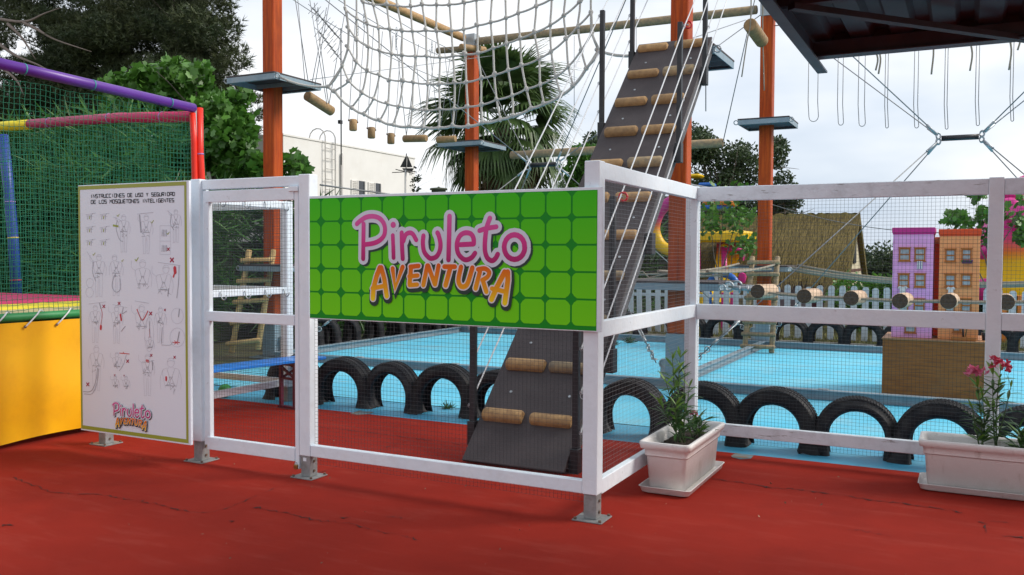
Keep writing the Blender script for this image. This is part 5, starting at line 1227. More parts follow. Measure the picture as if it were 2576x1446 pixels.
toyhouse(at(2361, 700, Y=HY).x, at(2463, 700, Y=HY).x, HY, .45, BZT + .019, at(2400, 576, Y=HY).z, orp, orp2, ro, 'tall orange model house with red cornice, right on the plywood box',
         [(2377, 2403, 627, 658), (2418, 2443, 626, 655), (2376, 2403, 690, 721), (2417, 2443, 690, 720), (2377, 2401, 752, 785), (2416, 2442, 752, 785), (2396, 2416, 803, 835)])
toyhouse(at(2346, 700, Y=HY + .47).x, at(2372, 700, Y=HY + .47).x, HY + .47, .2, BZT + .019, at(2360, 596, Y=HY + .47).z, ro, orp2, orp, 'narrow red model house squeezed between the lilac and the orange one', [])
b = MB()
for k in range(7):
    xa_ = at(2306 + 2.0 * k, 657, Y=HY - .025)
    b = MB(); z1_ = xa_.z; b.box((xa_.x, HY - .024, z1_ - .085), (xa_.x + .0085, HY - .021, z1_ + .002))
    if k == 0: tw = thing('striped_towel', 'tiny blue and white striped towel hanging from an upper lilac house window', 'towel', (xa_.x, HY - .02, z1_))
    b.build('stripe', mat('towel_blue', (.05, .12, .33), .8) if k % 3 == 1 else mat('towel_white', (.7, .72, .75), .8), tw)
def cloth(name, px, py, w, h, label, m_):
    c = at(px, py, Y=HY - .03); b = MB(); z = c.z
    pts = [(-w * .35, 0), (-w * .12, -.008), (w * .12, -.008), (w * .35, 0), (w * .62, -h * .18), (w * .5, -h * .34), (w * .34, -h * .25), (w * .38, -h), (0, -h * .96), (-w * .38, -h), (-w * .34, -h * .25), (-w * .5, -h * .34), (-w * .62, -h * .18)]
    b.prism([(c.x + a, HY - .03, z + d) for a, d in pts], (0, .008, 0)); o = b.build(name, m_); tag(o, label, 'shirt', 'tiny clothes on the model houses')
cw = mat('toy_cloth', (.66, .66, .68), .85)
cloth('tiny_shirt', 2270, 719, .085, .10, 'tiny white shirt drying under a lilac house window', cw); cloth('tiny_shirt', 2391, 721, .07, .10, 'tiny white shirt drying under an orange house window', cw)
fb = thing('flower_box', 'tiny flower box under the upper right window of the orange model house', 'flower box', tuple(at(2432, 658, Y=HY - .03)))
c = at(2432, 658, Y=HY - .03); MB().box((c.x - .05, HY - .05, c.z - .02), (c.x + .05, HY - .022, c.z)).build('trough', mat('dark_violet', (.06, .03, .09), .6), fb)
for k in range(8):
    MB().ball((c.x - .045 + .013 * k, HY - .038, c.z + .006 + .004 * (k % 2)), .012, 6, 4).build('flower', mat('violet_flower', (.12, .03, .13), .7) if k % 2 else mat('tiny_green', (.04, .12, .03), .7), fb)
mt = thing('wooden_trough', 'orange wooden trough with a little leafy plant before the orange model house', 'planter', tuple(at(2430, 848, Y=10.56)))
c0, c1 = at(2392, 848, Y=10.56), at(2455, 850, Y=10.56)
MB().box((c0.x, 10.52, BZT + .02), (c1.x, 10.60, BZT + .055), .004).build('trough', wf, mt)
MB().tube([(at(2423, 820, Y=10.56).x, 10.56, BZT + .05), (at(2421, 820, Y=10.56).x, 10.56, BZT + .22)], .010, 6).build('dark_stake', black_steel, mt)
MB().tube([(at(2427, 820, Y=10.56).x, 10.56, BZT + .05), (at(2434, 820, Y=10.56).x, 10.57, BZT + .2)], .005, 6).build('stem', stem_m, mt)
RR = random.Random(4)
for k in range(34):
    p = at(2437 + RR.gauss(0, 9), 812 + RR.gauss(0, 5), Y=10.56); o = bpy.data.objects.new('leaf', LM[2]); col.objects.link(o); o.parent = mt
    o.matrix_local = Matrix.Translation(p - WL[mt.name]) @ basis((RR.uniform(-1, 1), RR.uniform(-1, 1), RR.uniform(-.6, .6))).to_4x4() @ Matrix.Scale(.55, 4)
fp = thing('flower_pot', 'small black pot with a dark plant right of the orange model house', 'plant pot', tuple(at(2478, 838, Y=10.7)))
c = at(2478, 838, Y=10.7); MB().tube([(c.x, 10.7, BZT + .02), (c.x, 10.7, BZT + .10)], [.030, .040], 12).build('pot', black_steel, fp)
for k in range(30):
    o = bpy.data.objects.new('leaf', LM[0]); col.objects.link(o); o.parent = fp
    o.matrix_local = Matrix.Translation(V((c.x, 10.7, BZT + .09 + RR.uniform(0, .1))) - WL[fp.name]) @ basis((RR.uniform(-1, 1), RR.uniform(-1, 1), RR.uniform(.3, 2))).to_4x4() @ Matrix.Scale(.8, 4)

# ------------------------------------------------------------------ picket fence
pf = thing('picket_fence', 'low white picket fence behind the far row of tyres', 'fence', (-2, 16.6, 0))
pw_ = mat('picket_white', (.62, .70, .76), .55, c2=(.55, .63, .68), nscale=6, dirt=(.35, .38, .38), dscale=5, damt=.4)
PKM = []
for kk_ in range(3):
    b = MB(); w_ = .052; h_ = .93 + .015 * kk_
    pts = [(-w_, 0), (w_, 0), (w_, h_ - .04), (w_ * .8, h_ - .012), (w_ * .4, h_), (-w_ * .4, h_), (-w_ * .8, h_ - .012), (-w_, h_ - .04)]
    b.prism([(a, -.009, d + .03) for a, d in pts][::-1], (0, .018, 0)); me = bpy.data.meshes.new('picket'); me.from_pydata(b.v, [], b.f); me.materials.append(pw_); PKM.append(me)
x = -6.2
while x < 4.5:
    o = bpy.data.objects.new('picket', PKM[random.randrange(3)]); col.objects.link(o); o.parent = pf; o.location = (x + 2, -.012 + random.uniform(-.004, .004), 0); o.rotation_euler = (0, random.uniform(-.02, .02), 0)
    x += .186 + random.uniform(-.006, .006)
for z in (.30, .72):
    for x0 in (-6.3, -4.2, -2.1, 0, 2.1): MB().box((x0 + .002, 16.612, z), (x0 + 2.098, 16.64, z + .06)).build('rail', pw_, pf)

# ------------------------------------------------------------------ thatched cottage
ct = thing('thatched_cottage', 'small cream cottage with a steep mossy thatched roof behind the picket fence', 'cottage', (-3.5, 20, 0))
GX = -2.26; cream = mat('cream_wall', (.60, .54, .38), .8, c2=(.52, .47, .33), nscale=3, bump=.3, dirt=(.35, .30, .2), dscale=3, damt=.4)
MB().box((-5.6, 20.25, 0), (GX - .05, 24.0, 1.12)).build('wall', cream, ct)
b = MB(); b.prism([(GX - .052, 20.25, 1.12), (GX - .052, 24.0, 1.12), (GX - .052, 22.15, 2.35)], (-.02, 0, 0)); b.build('gable_wall', cream, ct)
thatch = mat('mossy_thatch', (.125, .092, .018), .95, c2=(.085, .072, .014), nscale=5, stretch=(5, .7, .7), bump=.25, bscale=45, dirt=(.10, .10, .03), dscale=2.5, damt=.7)
b = MB(); A_ = (-5.9, 19.93, .98); 
for (ye, ze, sg) in ((19.93, .98, 1), (24.3, .98, -1)):
    ny_, nx_ = 14, 60; vs = []
    for j in range(ny_ + 1):
        for i in range(nx_ + 1):
            f = j / ny_; x = -5.9 + (GX + .06 + 5.9) * i / nx_; y = ye + (22.15 - ye) * f; z = ze + (2.50 - ze) * f + .05 * math.sin(f * math.pi) + (random.uniform(0, .05) if j == ny_ else 0)
            vs.append((x, y, z))
    fs = [(j * (nx_ + 1) + i, j * (nx_ + 1) + i + 1, (j + 1) * (nx_ + 1) + i + 1, (j + 1) * (nx_ + 1) + i) for j in range(ny_) for i in range(nx_)]
    b.add(vs, fs if sg > 0 else [tuple(reversed(f)) for f in fs])
for (ye, ze) in ((19.93, .98), (24.3, .98)):
    b.prism([(GX + .062, ye, ze), (GX + .062, ye + (.25 if ye < 22 else -.25), ze + .0), (GX + .062, 22.15, 2.32), (GX + .062, 22.15, 2.50)], (-.10, 0, 0))
b.build('thatch_roof', thatch, ct)
# loose straw along the surface
R = random.Random(6); nS = 7000; Vv = []; Ff = []
for k in range(nS):
    f = R.random(); x = R.uniform(-5.85, GX + .05); y = 19.93 + 2.22 * f; z = .98 + 1.52 * f + .05 * math.sin(f * math.pi) + .015; L_ = R.uniform(.15, .5); w_ = .0035
    d = V((R.uniform(-.1, .1), -.82, -.56)).normalized() * L_; up_ = V((0, -.006, .010)) if f < .97 else V((0, 0, R.uniform(.02, .10)))
    p = V((x, y, z)); i0 = len(Vv); Vv += [tuple(p - V((w_, 0, 0)) + up_ * 0), tuple(p + V((w_, 0, 0))), tuple(p + d + up_ * .4 + V((w_, 0, 0))), tuple(p + d + up_ * .4 - V((w_, 0, 0)))]; Ff.append((i0, i0 + 1, i0 + 2, i0 + 3))
npmesh('straw', np.array(Vv), np.array(Ff), mat('dry_straw', (.15, .11, .032), .9, island=.6), ct, 'stuff')
brown = mat('brown_timber', (.10, .04, .025), .7)
for (yy, z0, y2, z2) in ((20.3, 1.10, 22.15, 2.30), (23.95, 1.10, 22.15, 2.30)): MB().bar((GX - .045, yy, z0), (GX - .045, y2, z2), .05, .03).build('gable_board', brown, ct)
MB().box((GX - .049, 20.3, 1.16), (GX - .035, 23.9, 1.22)).build('tie_beam', brown, ct)
MB().box((GX - .049, 21.85, 1.35), (GX - .025, 22.35, 1.85)).build('window', black_steel, ct); MB().box((GX - .049, 20.9, .05), (GX - .025, 21.6, 1.1)).build('door', brown, ct)
g0, g1 = at(1955, 715, Y=20.25), at(2035, 715, Y=20.25); MB().box((g0.x, 20.225, .0), (g1.x, 20.249, .95)).build('garage_door', mat('mauve_door', (.27, .22, .25), .6, c2=(.22, .18, .21), nscale=4, stretch=(12, 1, 1)), ct)
g0, g1 = at(2038, 720, Y=20.25), at(2072, 720, Y=20.25); MB().box((g0.x, 20.225, .0), (g1.x, 20.249, .90)).build('door', mat('dark_red_door', (.11, .015, .03), .6), ct)

# ------------------------------------------------------------------ white building
wb = thing('white_building', 'large plain white flat-roofed building behind the left pillar', 'building', (-20, 26, 0))
wbm = mat('white_render_wall', (.78, .77, .74), .85, c2=(.74, .73, .70), nscale=1.2, bump=.1, dirt=(.60, .56, .48), dscale=.8, damt=.35)
BYa = at(712, 333, X=-20).y; BYb = at(1043, 405, X=-20).y; BH = (at(712, 333, X=-20).z + at(1043, 405, X=-20).z) / 2
MB().box((-32, BYa, 0), (-20, BYb, BH)).build('wall', wbm, wb)
MB().box((-32.03, BYa - .03, BH + .001), (-19.97, BYb + .03, BH + .06)).build('parapet_cap', wbm, wb)
shut = mat('shutter_white', (.72, .70, .66), .6); dkw = mat('dark_window', (.05, .055, .065), .2)
for (s0, s1, w0, w1, t0) in ((882, 897, 899, 915, 452), (925, 939, 941, 955, 458)):
    a_, c_ = at(s0, t0, X=-20), at(s1, t0, X=-20); e_, f_ = at(w0, t0 + 2, X=-20), at(w1, t0 + 3, X=-20); zt = a_.z; zb2 = zt - .95
    wn = MB().box((-20.0, e_.y, zb2), (-19.985, f_.y, zt)).build('window', dkw, wb)
    for (y0_, y1_) in ((e_.y - .04, e_.y), (f_.y, f_.y + .05)): MB().box((-20, y0_, zb2), (-19.94, y1_, zt)).build('frame', shut, wn)
    sh = MB().box((-19.999, a_.y, zb2), (-19.96, a_.y + .05, zt)).box((-19.999, c_.y - .05, zb2), (-19.96, c_.y, zt)).build('shutter', shut, wb)
    for k in range(16): MB().box((-19.995, a_.y + .051, zb2 + .06 * k), (-19.965, c_.y - .051, zb2 + .06 * k + .035)).build('slat', shut, sh)
ld = thing('roof_ladder', 'thin white hooped access ladder fixed on the white building', 'ladder', tuple(at(828, 400, X=-19.9)))
wpipe = mat('white_pipe', (.55, .53, .50), .5)
for xx, tp in ((818, 345), (843, 350)):
    a_ = at(xx + 1, 490, X=-19.9); y_ = at(xx, 380, X=-19.9).y; zt = at(xx, tp, X=-19.9).z
    MB().tube([(-19.9, y_, 1.0), (-19.9, y_, zt)] + [(-19.9 - .35 + .35 * math.cos(a), y_, zt + .32 * math.sin(a)) for a in np.linspace(.2, math.pi, 7)] + [(-20.6, y_, zt - .4)], .022, 6).build('stile', wpipe, ld)
ya_, yb_ = at(818, 380, X=-19.9).y, at(843, 380, X=-19.9).y
for k in range(11): MB().tube([(-19.9, ya_, 1.6 + .36 * k), (-19.9, yb_, 1.6 + .36 * k)], .014, 5).build('rung', wpipe, ld)
dp = MB().tube([(-19.93, at(862, 400, X=-19.9).y, .5), (-19.93, at(862, 400, X=-19.9).y, at(862, 386, X=-19.9).z)], .05, 8).build('drainpipe', wpipe); tag(dp, 'white drainpipe beside the antenna mast on the building', 'pipe')
am = thing('antenna_mast', 'thin mast with television antennas rising in front of the white building', 'antenna', tuple(at(858, 415, X=-19.7)))
ym = at(858, 415, X=-19.7).y; dks = mat('antenna_metal', (.16, .17, .18), .5, metal=.5)
MB().tube([(-19.7, ym, at(858, 415, X=-19.7).z), (-19.7, ym, at(868, 75, X=-19.7).z)], .024, 6).build('mast', dks, am)
for (py, L_, n_) in ((100, 1.5, 9), (150, 1.2, 7)):
    z = at(862, py, X=-19.7).z; b = MB(); b.tube([(-19.7, ym - L_, z + .7), (-19.7, ym + .1, z - .1)], .014, 5)
    for k in range(n_): f = k / n_; c = V((-19.7, ym - L_ + L_ * f, z + .7 - .75 * f)); b.tube([c - V((.2, 0, .16)), c + V((.2, 0, .16))], .010, 4); b.tube([c - V((-.2, 0, .16)), c + V((-.2, 0, .16))], .010, 4)
    b.build('antenna', dks, am)
MB().box((-19.75, ym - .12, at(858, 312, X=-19.7).z), (-19.65, ym + .02, at(858, 303, X=-19.7).z)).build('junction_box', black_steel, am)
# weather vane
wv = thing('weather_vane', 'weather vane with a dark two-masted sailing ship above the sign', 'weather vane', tuple(at(1019, 440, Y=17)))
c = at(1020, 432, Y=17); u_ = (at(1021, 432, Y=17) - c).x
MB().tube([(c.x, 17, .5), (c.x, 17, at(1020, 427, Y=17).z)], .025, 6).build('pole', wpipe, wv)
def wpt(px, py, dy=0): p = at(px, py, Y=17); return V((p.x, 17 + dy, p.z))
sail = mat('dark_metal_sail', (.035, .032, .032), .6)
for pts in ([(1006, 420), (1021, 391), (1020, 421)], [(1024, 392), (1036, 420), (1023, 421)]): MB().prism([wpt(*p) for p in pts], (0, .02, 0)).build('sail', sail, wv)
MB().prism([wpt(*p) for p in [(1011, 423), (1038, 423), (1034, 430), (1016, 430)]], (0, .05, 0)).build('hull', sail, wv)
MB().tube([wpt(1021, 428), wpt(1022, 386)], .012, 5).build('mast', sail, wv); MB().prism([wpt(*p) for p in [(1041, 417), (1048, 421), (1046, 425), (1039, 421)]], (0, .01, 0)).build('flag', sail, wv)
MB().tube([wpt(986, 434), wpt(1045, 431)], .010, 5).build('arm', sail, wv); MB().tube([wpt(995, 426), wpt(1040, 436)], .010, 5).build('arm', sail, wv)
for pts in ([(1043, 437), (1044, 430), (1047, 436), (1048, 429)], [(1029, 435), (1031, 441), (1033, 436), (1035, 441), (1037, 435)]): MB().tube([wpt(*p) for p in pts], .007, 4).build('compass_letter', dks, wv)
tk = thing('water_tank', 'round grey-green lidded tank just above the sign beside the palm', 'tank', tuple(at(1103, 480, Y=18)))
c = at(1103, 480, Y=18); b = MB(); r0 = .17
b.tube([(c.x, 18, c.z - .6), (c.x, 18, c.z + .02), (c.x, 18, c.z + .021), (c.x, 18, c.z + .06), (c.x, 18, c.z + .08), (c.x, 18, c.z + .10)], [r0, r0, r0 * 1.25, r0 * 1.2, r0 * .2, r0 * .1], 16); b.build('tank_body', mat('tank_green', (.14, .15, .10), .7), tk)
cable('power_line', [at(805, 465, Y=14), at(1005, 492, Y=17)], .018, 'dark pole-like line crossing low in front of the white building')
cable('power_line', sag(at(1900, 80 + 420, Y=19), at(2500, 583, Y=19), .25, 12), .008, 'thin cable sagging in the sky above the cottage and model houses')
cable('power_line', sag(at(1690, 455, Y=10), at(1960, 492, Y=14), .03, 6), .012, 'dark cable tied to the ramp pillar just above the fence corner')

# ------------------------------------------------------------------ coloured rides in the background
ye = mat('ride_yellow', (.80, .50, .005), .35); pk_ = mat('ride_pink', (.66, .03, .26), .35); bl_ = mat('ride_blue', (.01, .13, .52), .35); or_ = mat('ride_orange', (.75, .24, .03), .4)
def P20(px, py, Y=20.0): return at(px, py, Y=Y)
sl_ = thing('slide_tower', 'yellow and pink slide tower half hidden by a small leafy tree', 'slide', tuple(P20(1830, 700)))
for px, (p0_, p1_) in ((1755, (612, 725)), (1821, (620, 730))):
    MB().tube([P20(px, p0_), P20(px, p1_ + 40)], .065, 12).build('pink_post', pk_, sl_)
    MB().tube([P20(px, p0_ - 8), P20(px, p0_ - 2), P20(px, p0_)], [.03, .09, .10], 12).build('post_cap', ye, sl_)
a_, c_ = P20(1765, 606), P20(1879, 604); MB().box((a_.x, 19.6, a_.z - .03), (c_.x, 21.0, P20(1800, 581).z), .05).build('platform', ye, sl_)
MB().tube([P20(1827, 627, 19.9), P20(1866, 628, 19.9)], .04, 8).build('cross_bar', pk_, sl_)
zb0 = P20(1830, 716, 20.1).z; zt0 = P20(1830, 606, 20.1).z
sm_ = ramp_mat('slide_gradient', [(0, (.84, .54, .005)), (.60, (.82, .52, .01)), (.74, (.80, .25, .05)), (.88, (.66, .10, .16)), (1, (.62, .07, .18))], zb0 - P20(1830, 700).z, zt0 - P20(1830, 700).z)
nn_ = 16; vs = []
for i in range(nn_ + 1):
    f = i / nn_; z = zt0 + (zb0 - .35 - zt0) * f; y = 20.5 - .9 * f - .5 * f * f; xl = P20(1802 - 14 * math.sin(f * 1.6) * f, 650, y).x; xr = P20(1858 - 12 * f * f, 650, y).x
    for g in np.linspace(0, 1, 7): vs.append((xl + (xr - xl) * g, y + .12 * math.cos((g - .5) * math.pi) , z))
b = MB(); b.add(vs, [(i * 7 + k, (i + 1) * 7 + k, (i + 1) * 7 + k + 1, i * 7 + k + 1) for i in range(nn_) for k in range(6)], True); b.add([(v[0], v[1] + .05, v[2]) for v in vs], [(i * 7 + k + 1, (i + 1) * 7 + k + 1, (i + 1) * 7 + k, i * 7 + k) for i in range(nn_) for k in range(6)], True); b.build('slide_chute', sm_, sl_)
a_ = P20(1800, 516); b = MB(); b.tube([(a_.x, 20.3, a_.z), (a_.x, 20.3, P20(1800, 494).z), (a_.x, 20.3, P20(1800, 478).z)], [.42, .30, .06], 20); b.build('turret_roof', or_, sl_)
b = MB(); b.tube([(a_.x - .1, 20.3, a_.z - .1), (a_.x - .1, 20.3, a_.z)], [.40, .42], 20); b.build('turret_band', bl_, sl_)
b = MB(); b.tube([V((0, 0, 0)) + V((P20(1818, 705, 19.3).x + .30 * math.cos(t), 19.3, P20(1818, 720, 19.3).z + .26 * math.sin(t))) for t in np.linspace(.3, math.pi - .1, 12)], .075, 10); b.build('blue_tube', bl_, sl_)
b = MB(); a_ = P20(1806, 706, 19.2); b.prism([a_ + V((-.10, 0, .10)), a_ + V((0, 0, .10)), a_ + V((.10, 0, -.12)), a_ + V((0, 0, -.12))], (0, .03, 0)); b.build('white_band', cw, sl_)
b = MB(); b.prism([P20(1853, 716, 19.8), P20(1874, 716, 19.8), P20(1873, 690, 19.8), P20(1862, 684, 19.8), P20(1858, 690, 19.8)][::-1], (0, .15, 0)); b.build('pink_fin', pk_, sl_)
b = MB(); b.prism([P20(1866, 629, 19.8), P20(1874, 622, 19.8), P20(1872, 640, 19.8), P20(1868, 655, 19.8)][::-1], (0, .1, 0)); b.build('pink_fin', pk_, sl_)
MB().box((P20(1729, 447, 23).x, 22.9, P20(1729, 447, 23).z), (P20(1762, 447, 23).x, 23.4, P20(1762, 437, 23).z), .04).build('yellow_canopy', ye, sl_)
MB().box((P20(1758, 470, 22).x, 21.9, P20(1758, 470, 22).z), (P20(1792, 470, 22).x, 22.4, P20(1792, 459, 22).z), .03).build('blue_canopy', bl_, sl_)
cs = thing('curved_slide', 'pink and yellow C-shaped slide rail between the ramp and its pillar', 'slide', tuple(P20(1655, 570, 18.1)))
cpts = [P20(1692, 505, 18.1), P20(1672, 517, 18.1), P20(1658, 533, 18.1), P20(1650, 550, 18.1), P20(1645, 572, 18.1), P20(1648, 592, 18.1), P20(1658, 612, 18.1), P20(1672, 625, 18.1), P20(1695, 633, 18.1)]
o = MB().tube(smooth_pts(cpts, 4), [.125 - .0 * i for i in range(33)], 10).build('slide_rail', ramp_mat('c_slide_gradient', [(0, (.80, .50, .005)), (.38, (.78, .46, .01)), (.55, (.70, .16, .06)), (.7, (.58, .04, .22)), (1, (.55, .03, .26))], -.55, .50), cs)
rg = thing('ride_figure', 'huge glossy pink to yellow bulb-shaped ride figure cut off by the right edge', 'ride', tuple(P20(2585, 740, 19.5)))
zt_ = P20(2560, 500, 19.5).z - WL[rg.name].z; zb_2 = 0
gm_ = ramp_mat('ride_gradient', [(0, (.84, .55, .005)), (.34, (.84, .50, .01)), (.46, (.78, .16, .04)), (.58, (.64, .035, .15)), (.7, (.62, .02, .26)), (1, (.62, .02, .28))], 0, zt_, rough=.25)
xc = P20(2592, 600, 19.5).x; lv = [(745, 132), (730, 134), (700, 124), (670, 118), (640, 114), (610, 112), (580, 100), (550, 78), (520, 58), (500, 50)]
b = MB(); vs = []; nA = 48
for (py, rr_) in lv:
    z = P20(2560, py, 19.5).z; r_ = rr_ / 104.0
    for k in range(nA):
        a = 2 * math.pi * k / nA; q_ = r_ * (1 + .05 * math.cos(a * 8)); vs.append((xc + q_ * math.cos(a), 19.9 + q_ * math.sin(a), z))
b.add(vs, [(i * nA + k, i * nA + (k + 1) % nA, (i + 1) * nA + (k + 1) % nA, (i + 1) * nA + k) for i in range(len(lv) - 1) for k in range(nA)], True); b.build('figure_body', gm_, rg)
for (px, py, r_, yy) in ((2552, 485, .26, 19.3), (2590, 470, .3, 19.4), (2478, 606, .17, 18.9), (2487, 630, .15, 18.8), (2540, 520, .22, 19.0), (2472, 640, .12, 18.9), (2570, 540, .3, 18.9)):
    MB().ball(P20(px, py, yy), r_, 16, 10, (1, .8, .8)).build('pink_bulb', pk_, rg)
MB().tube([P20(2475, 760, 18.7), P20(2476, 712, 18.7), P20(2476, 704, 18.7), P20(2476, 700, 18.7)], [.13, .13, .11, .05], 14).build('pink_foot', pk_, rg)
b = MB(); o = None
for k, (px, m_) in enumerate(((1763, ye), (1786, bl_), (1802, or_), (1822, pk_), (1845, pk_))):
    c = P20(px, 770, 18.0); o = MB().box((c.x - .05, 17.9, 0), (c.x + .05, 17.95, P20(px, 735, 18.0).z), .01).build('coloured_board', m_)
    tag(o, ['yellow', 'blue', 'orange', 'magenta', 'pink'][k] + ' painted board glimpsed between the pickets below the slide tower', 'board', 'coloured boards behind the picket fence')
for k, (px, m_) in enumerate(((2500, ye), (2522, or_), (2545, ye), (2568, or_))):
    c = P20(px, 770, 18.0); o = MB().box((c.x - .09, 17.9, 0), (c.x + .09, 17.95, P20(px, 742, 18.0).z), .01).build('coloured_board', m_)
    tag(o, ['leftmost yellow', 'leftmost orange', 'second yellow', 'second orange'][k] + ' board behind the pickets at the right edge, below the pink and yellow figure', 'board', 'coloured boards behind the picket fence')
# ------------------------------------------------------------------ vegetation
def rot_rand(n, rng, flat=0.0):
    """random frames; returns (n,3,3)"""
    q = rng.normal(size=(n, 4)); q /= np.linalg.norm(q, axis=1)[:, None]
    w, x, y, z = q.T
    R = np.empty((n, 3, 3))
    R[:, 0, 0] = 1 - 2 * (y * y + z * z); R[:, 0, 1] = 2 * (x * y - z * w); R[:, 0, 2] = 2 * (x * z + y * w)
    R[:, 1, 0] = 2 * (x * y + z * w); R[:, 1, 1] = 1 - 2 * (x * x + z * z); R[:, 1, 2] = 2 * (y * z - x * w)
    R[:, 2, 0] = 2 * (x * z - y * w); R[:, 2, 1] = 2 * (y * z + x * w); R[:, 2, 2] = 1 - 2 * (x * x + y * y)
    return R
def clump_pts(clumps, n, rng, surf=.55):
    C = np.array([c[:3] for c in clumps], float); Rr = np.array([c[3:6] for c in clumps], float); w = Rr[:, 0] * Rr[:, 1] * Rr[:, 2]; w = w ** .7; w /= w.sum()
    idx = rng.choice(len(clumps), n, p=w); d = rng.normal(size=(n, 3)); d /= np.linalg.norm(d, axis=1)[:, None]
    r = rng.random(n) ** (1 / 3.0) * (1 - surf) + surf * (1 - rng.random(n) ** 2 * .35)
    jit = rng.normal(scale=.08, size=(n, 3))
    return C[idx] + (d * r[:, None] + jit) * Rr[idx]
def leaves(name, P, tmpl, s0, s1, m, parent, rng, kind=None, frames=None):
    T = np.array(tmpl, float); n = len(P); k = len(T); R = rot_rand(n, rng) if frames is None else frames
    s = rng.uniform(s0, s1, n)
    V_ = P[:, None, :] + np.einsum('nij,kj->nki', R, T) * s[:, None, None]
    return npmesh(name, V_.reshape(-1, 3), np.arange(n * k).reshape(n, k), m, parent, kind)
T_OVAL = [(0, 0, 0), (.22, .3, .03), (.2, .7, .02), (0, 1, -.06), (-.2, .7, .02), (-.22, .3, .03)]
T_MAPLE = [(0, 0, 0), (.16, .08, 0), (.46, .20, -.04), (.40, .42, 0), (.50, .70, -.06), (.26, .72, 0), (0, 1.0, -.08), (-.26, .72, 0), (-.50, .70, -.06), (-.40, .42, 0), (-.46, .20, -.04), (-.16, .08, 0)]
T_BLADE = [(-.022, 0, 0), (.022, 0, 0), (.030, .5, .0), (0, 1, -.12), (-.030, .5, .0)]
def blade_frames(n, rng, droop=.3, spread=1.0):
    az = rng.uniform(0, 2 * math.pi, n); el = rng.normal(.5 - droop, .5, n)
    y = np.stack([np.cos(az) * np.cos(el) * spread, np.sin(az) * np.cos(el) * spread, np.sin(el)], 1); y /= np.linalg.norm(y, axis=1)[:, None]
    a = rng.normal(size=(n, 3)); x = np.cross(y, a); x /= np.linalg.norm(x, axis=1)[:, None]; z = np.cross(x, y)
    return np.stack([x, y, z], 2)
def limbs(base, tips, r, parent, m=bark_m, top=None, wob=.15, seed=1):
    R = random.Random(seed); base = Vector(base); b = MB()
    top = Vector(top) if top is not None else base.lerp(sum((Vector(t_) for t_ in tips), Vector()) / len(tips), .55)
    def br_(p, q, r0, r1):
        ms = [p.lerp(q, f) + Vector((R.uniform(-wob, wob), R.uniform(-wob, wob), R.uniform(-wob, wob) * .6)) * (p - q).length * .25 for f in (.35, .7)]
        pts = smooth_pts([p] + ms + [q], 4); return pts, [r0 + (r1 - r0) * i / (len(pts) - 1) for i in range(len(pts))]
    pts, rs_ = br_(base, top, r, r * .55); b.tube(pts, rs_, 10); b.build('trunk', m, parent)
    for t_ in tips:
        p = pts[R.randrange(len(pts) // 2, len(pts))]; q_, r_ = br_(p, Vector(t_), r * .4, r * .07); MB().tube(q_, r_, 7).build('branch', m, parent)
        for k in range(2):
            s_ = q_[R.randrange(len(q_) // 2, len(q_))]; e_ = s_ + Vector((R.uniform(-1, 1), R.uniform(-1, 1), R.uniform(-.3, .8))) * (s_ - p).length * .35
            q2, r2 = br_(s_, e_, r * .12, r * .03); MB().tube(q2, r2, 5).build('twig', m, parent)
def tree(name, label, cat, base, clumps, n, tmpl, s0, s1, m, r=.12, seed=1, group='trees behind the course', frames=None, top=None, surf=.55, nt=None):
    rg_ = np.random.default_rng(seed); t = thing(name, label, cat, base, group)
    tips = [c[:3] for c in clumps]
    if nt: tips = random.Random(seed).sample(tips, min(nt, len(tips)))
    limbs(base, tips, r, t, seed=seed, top=top)
    P_ = clump_pts(clumps, n, rg_, surf); leaves('crown', P_, tmpl, s0, s1, m, t, rg_, frames=blade_frames(n, rg_) if frames else None)
    return t
def cl(px, py, Y, r, ry=None, rz=None): p = at(px, py, Y=Y); return (p.x, p.y, p.z, r, ry or r, rz or r * .8)

# pine, upper left: many needle tufts
rp = np.random.default_rng(4); RRp = random.Random(8)
pine = thing('pine_tree', 'huge dark pine filling the upper left sky', 'tree', (-22, 20, 0), 'trees behind the course')
pcl = []
for k in range(330):
    px = RRp.uniform(-330, 560); py = RRp.uniform(-330, 330)
    if px > 300 and py > 260: continue
    edge = 590 - 40 * abs(math.sin(py * .02)) - (60 if py < 40 else 0)
    if px > edge - 40: px = edge - 40
    pcl.append(cl(px, py, RRp.uniform(17.5, 23), RRp.uniform(.45, .95), None, RRp.uniform(.25, .45)))
for k in range(110): pcl.append(cl(RRp.uniform(100, 530), RRp.uniform(40, 300), RRp.uniform(18, 22), RRp.uniform(.4, .8), None, .35))
for k in range(60): pcl.append(cl(RRp.uniform(-120, 330), RRp.uniform(230, 400), RRp.uniform(18, 21), RRp.uniform(.4, .8), None, .4))
for (px, py, r_) in ((540, 30, .6), (570, 80, .5), (585, 150, .55), (560, 200, .55), (600, 120, .32), (612, 160, .25), (520, 110, .6), (545, 250, .5), (590, 215, .38), (605, 262, .3), (500, 60, .6), (560, -20, .6), (585, 55, .3), (640, 250, .28), (652, 290, .3), (640, 330, .25), (655, 400, .2), (500, 180, .7), (480, 10, .5), (575, 20, .25), (430, 5, .4)):
    pcl.append(cl(px, py, 19, r_, None, r_ * .6))
limbs((-22, 20, 0), [pcl[i][:3] for i in range(0, len(pcl), 30)], .13, pine, top=(-21.5, 20, 7.5), wob=.3, seed=3, m=mat('pine_bark_dark', (.035, .027, .020), .95, c2=(.06, .048, .036), nscale=15))
nT = 95000; P_ = clump_pts(pcl, nT, rp, .3)
K = 7; base_d = rp.normal(size=(nT, 3)); base_d[:, 2] = np.abs(base_d[:, 2]) * .6 + .1; base_d /= np.linalg.norm(base_d, axis=1)[:, None]
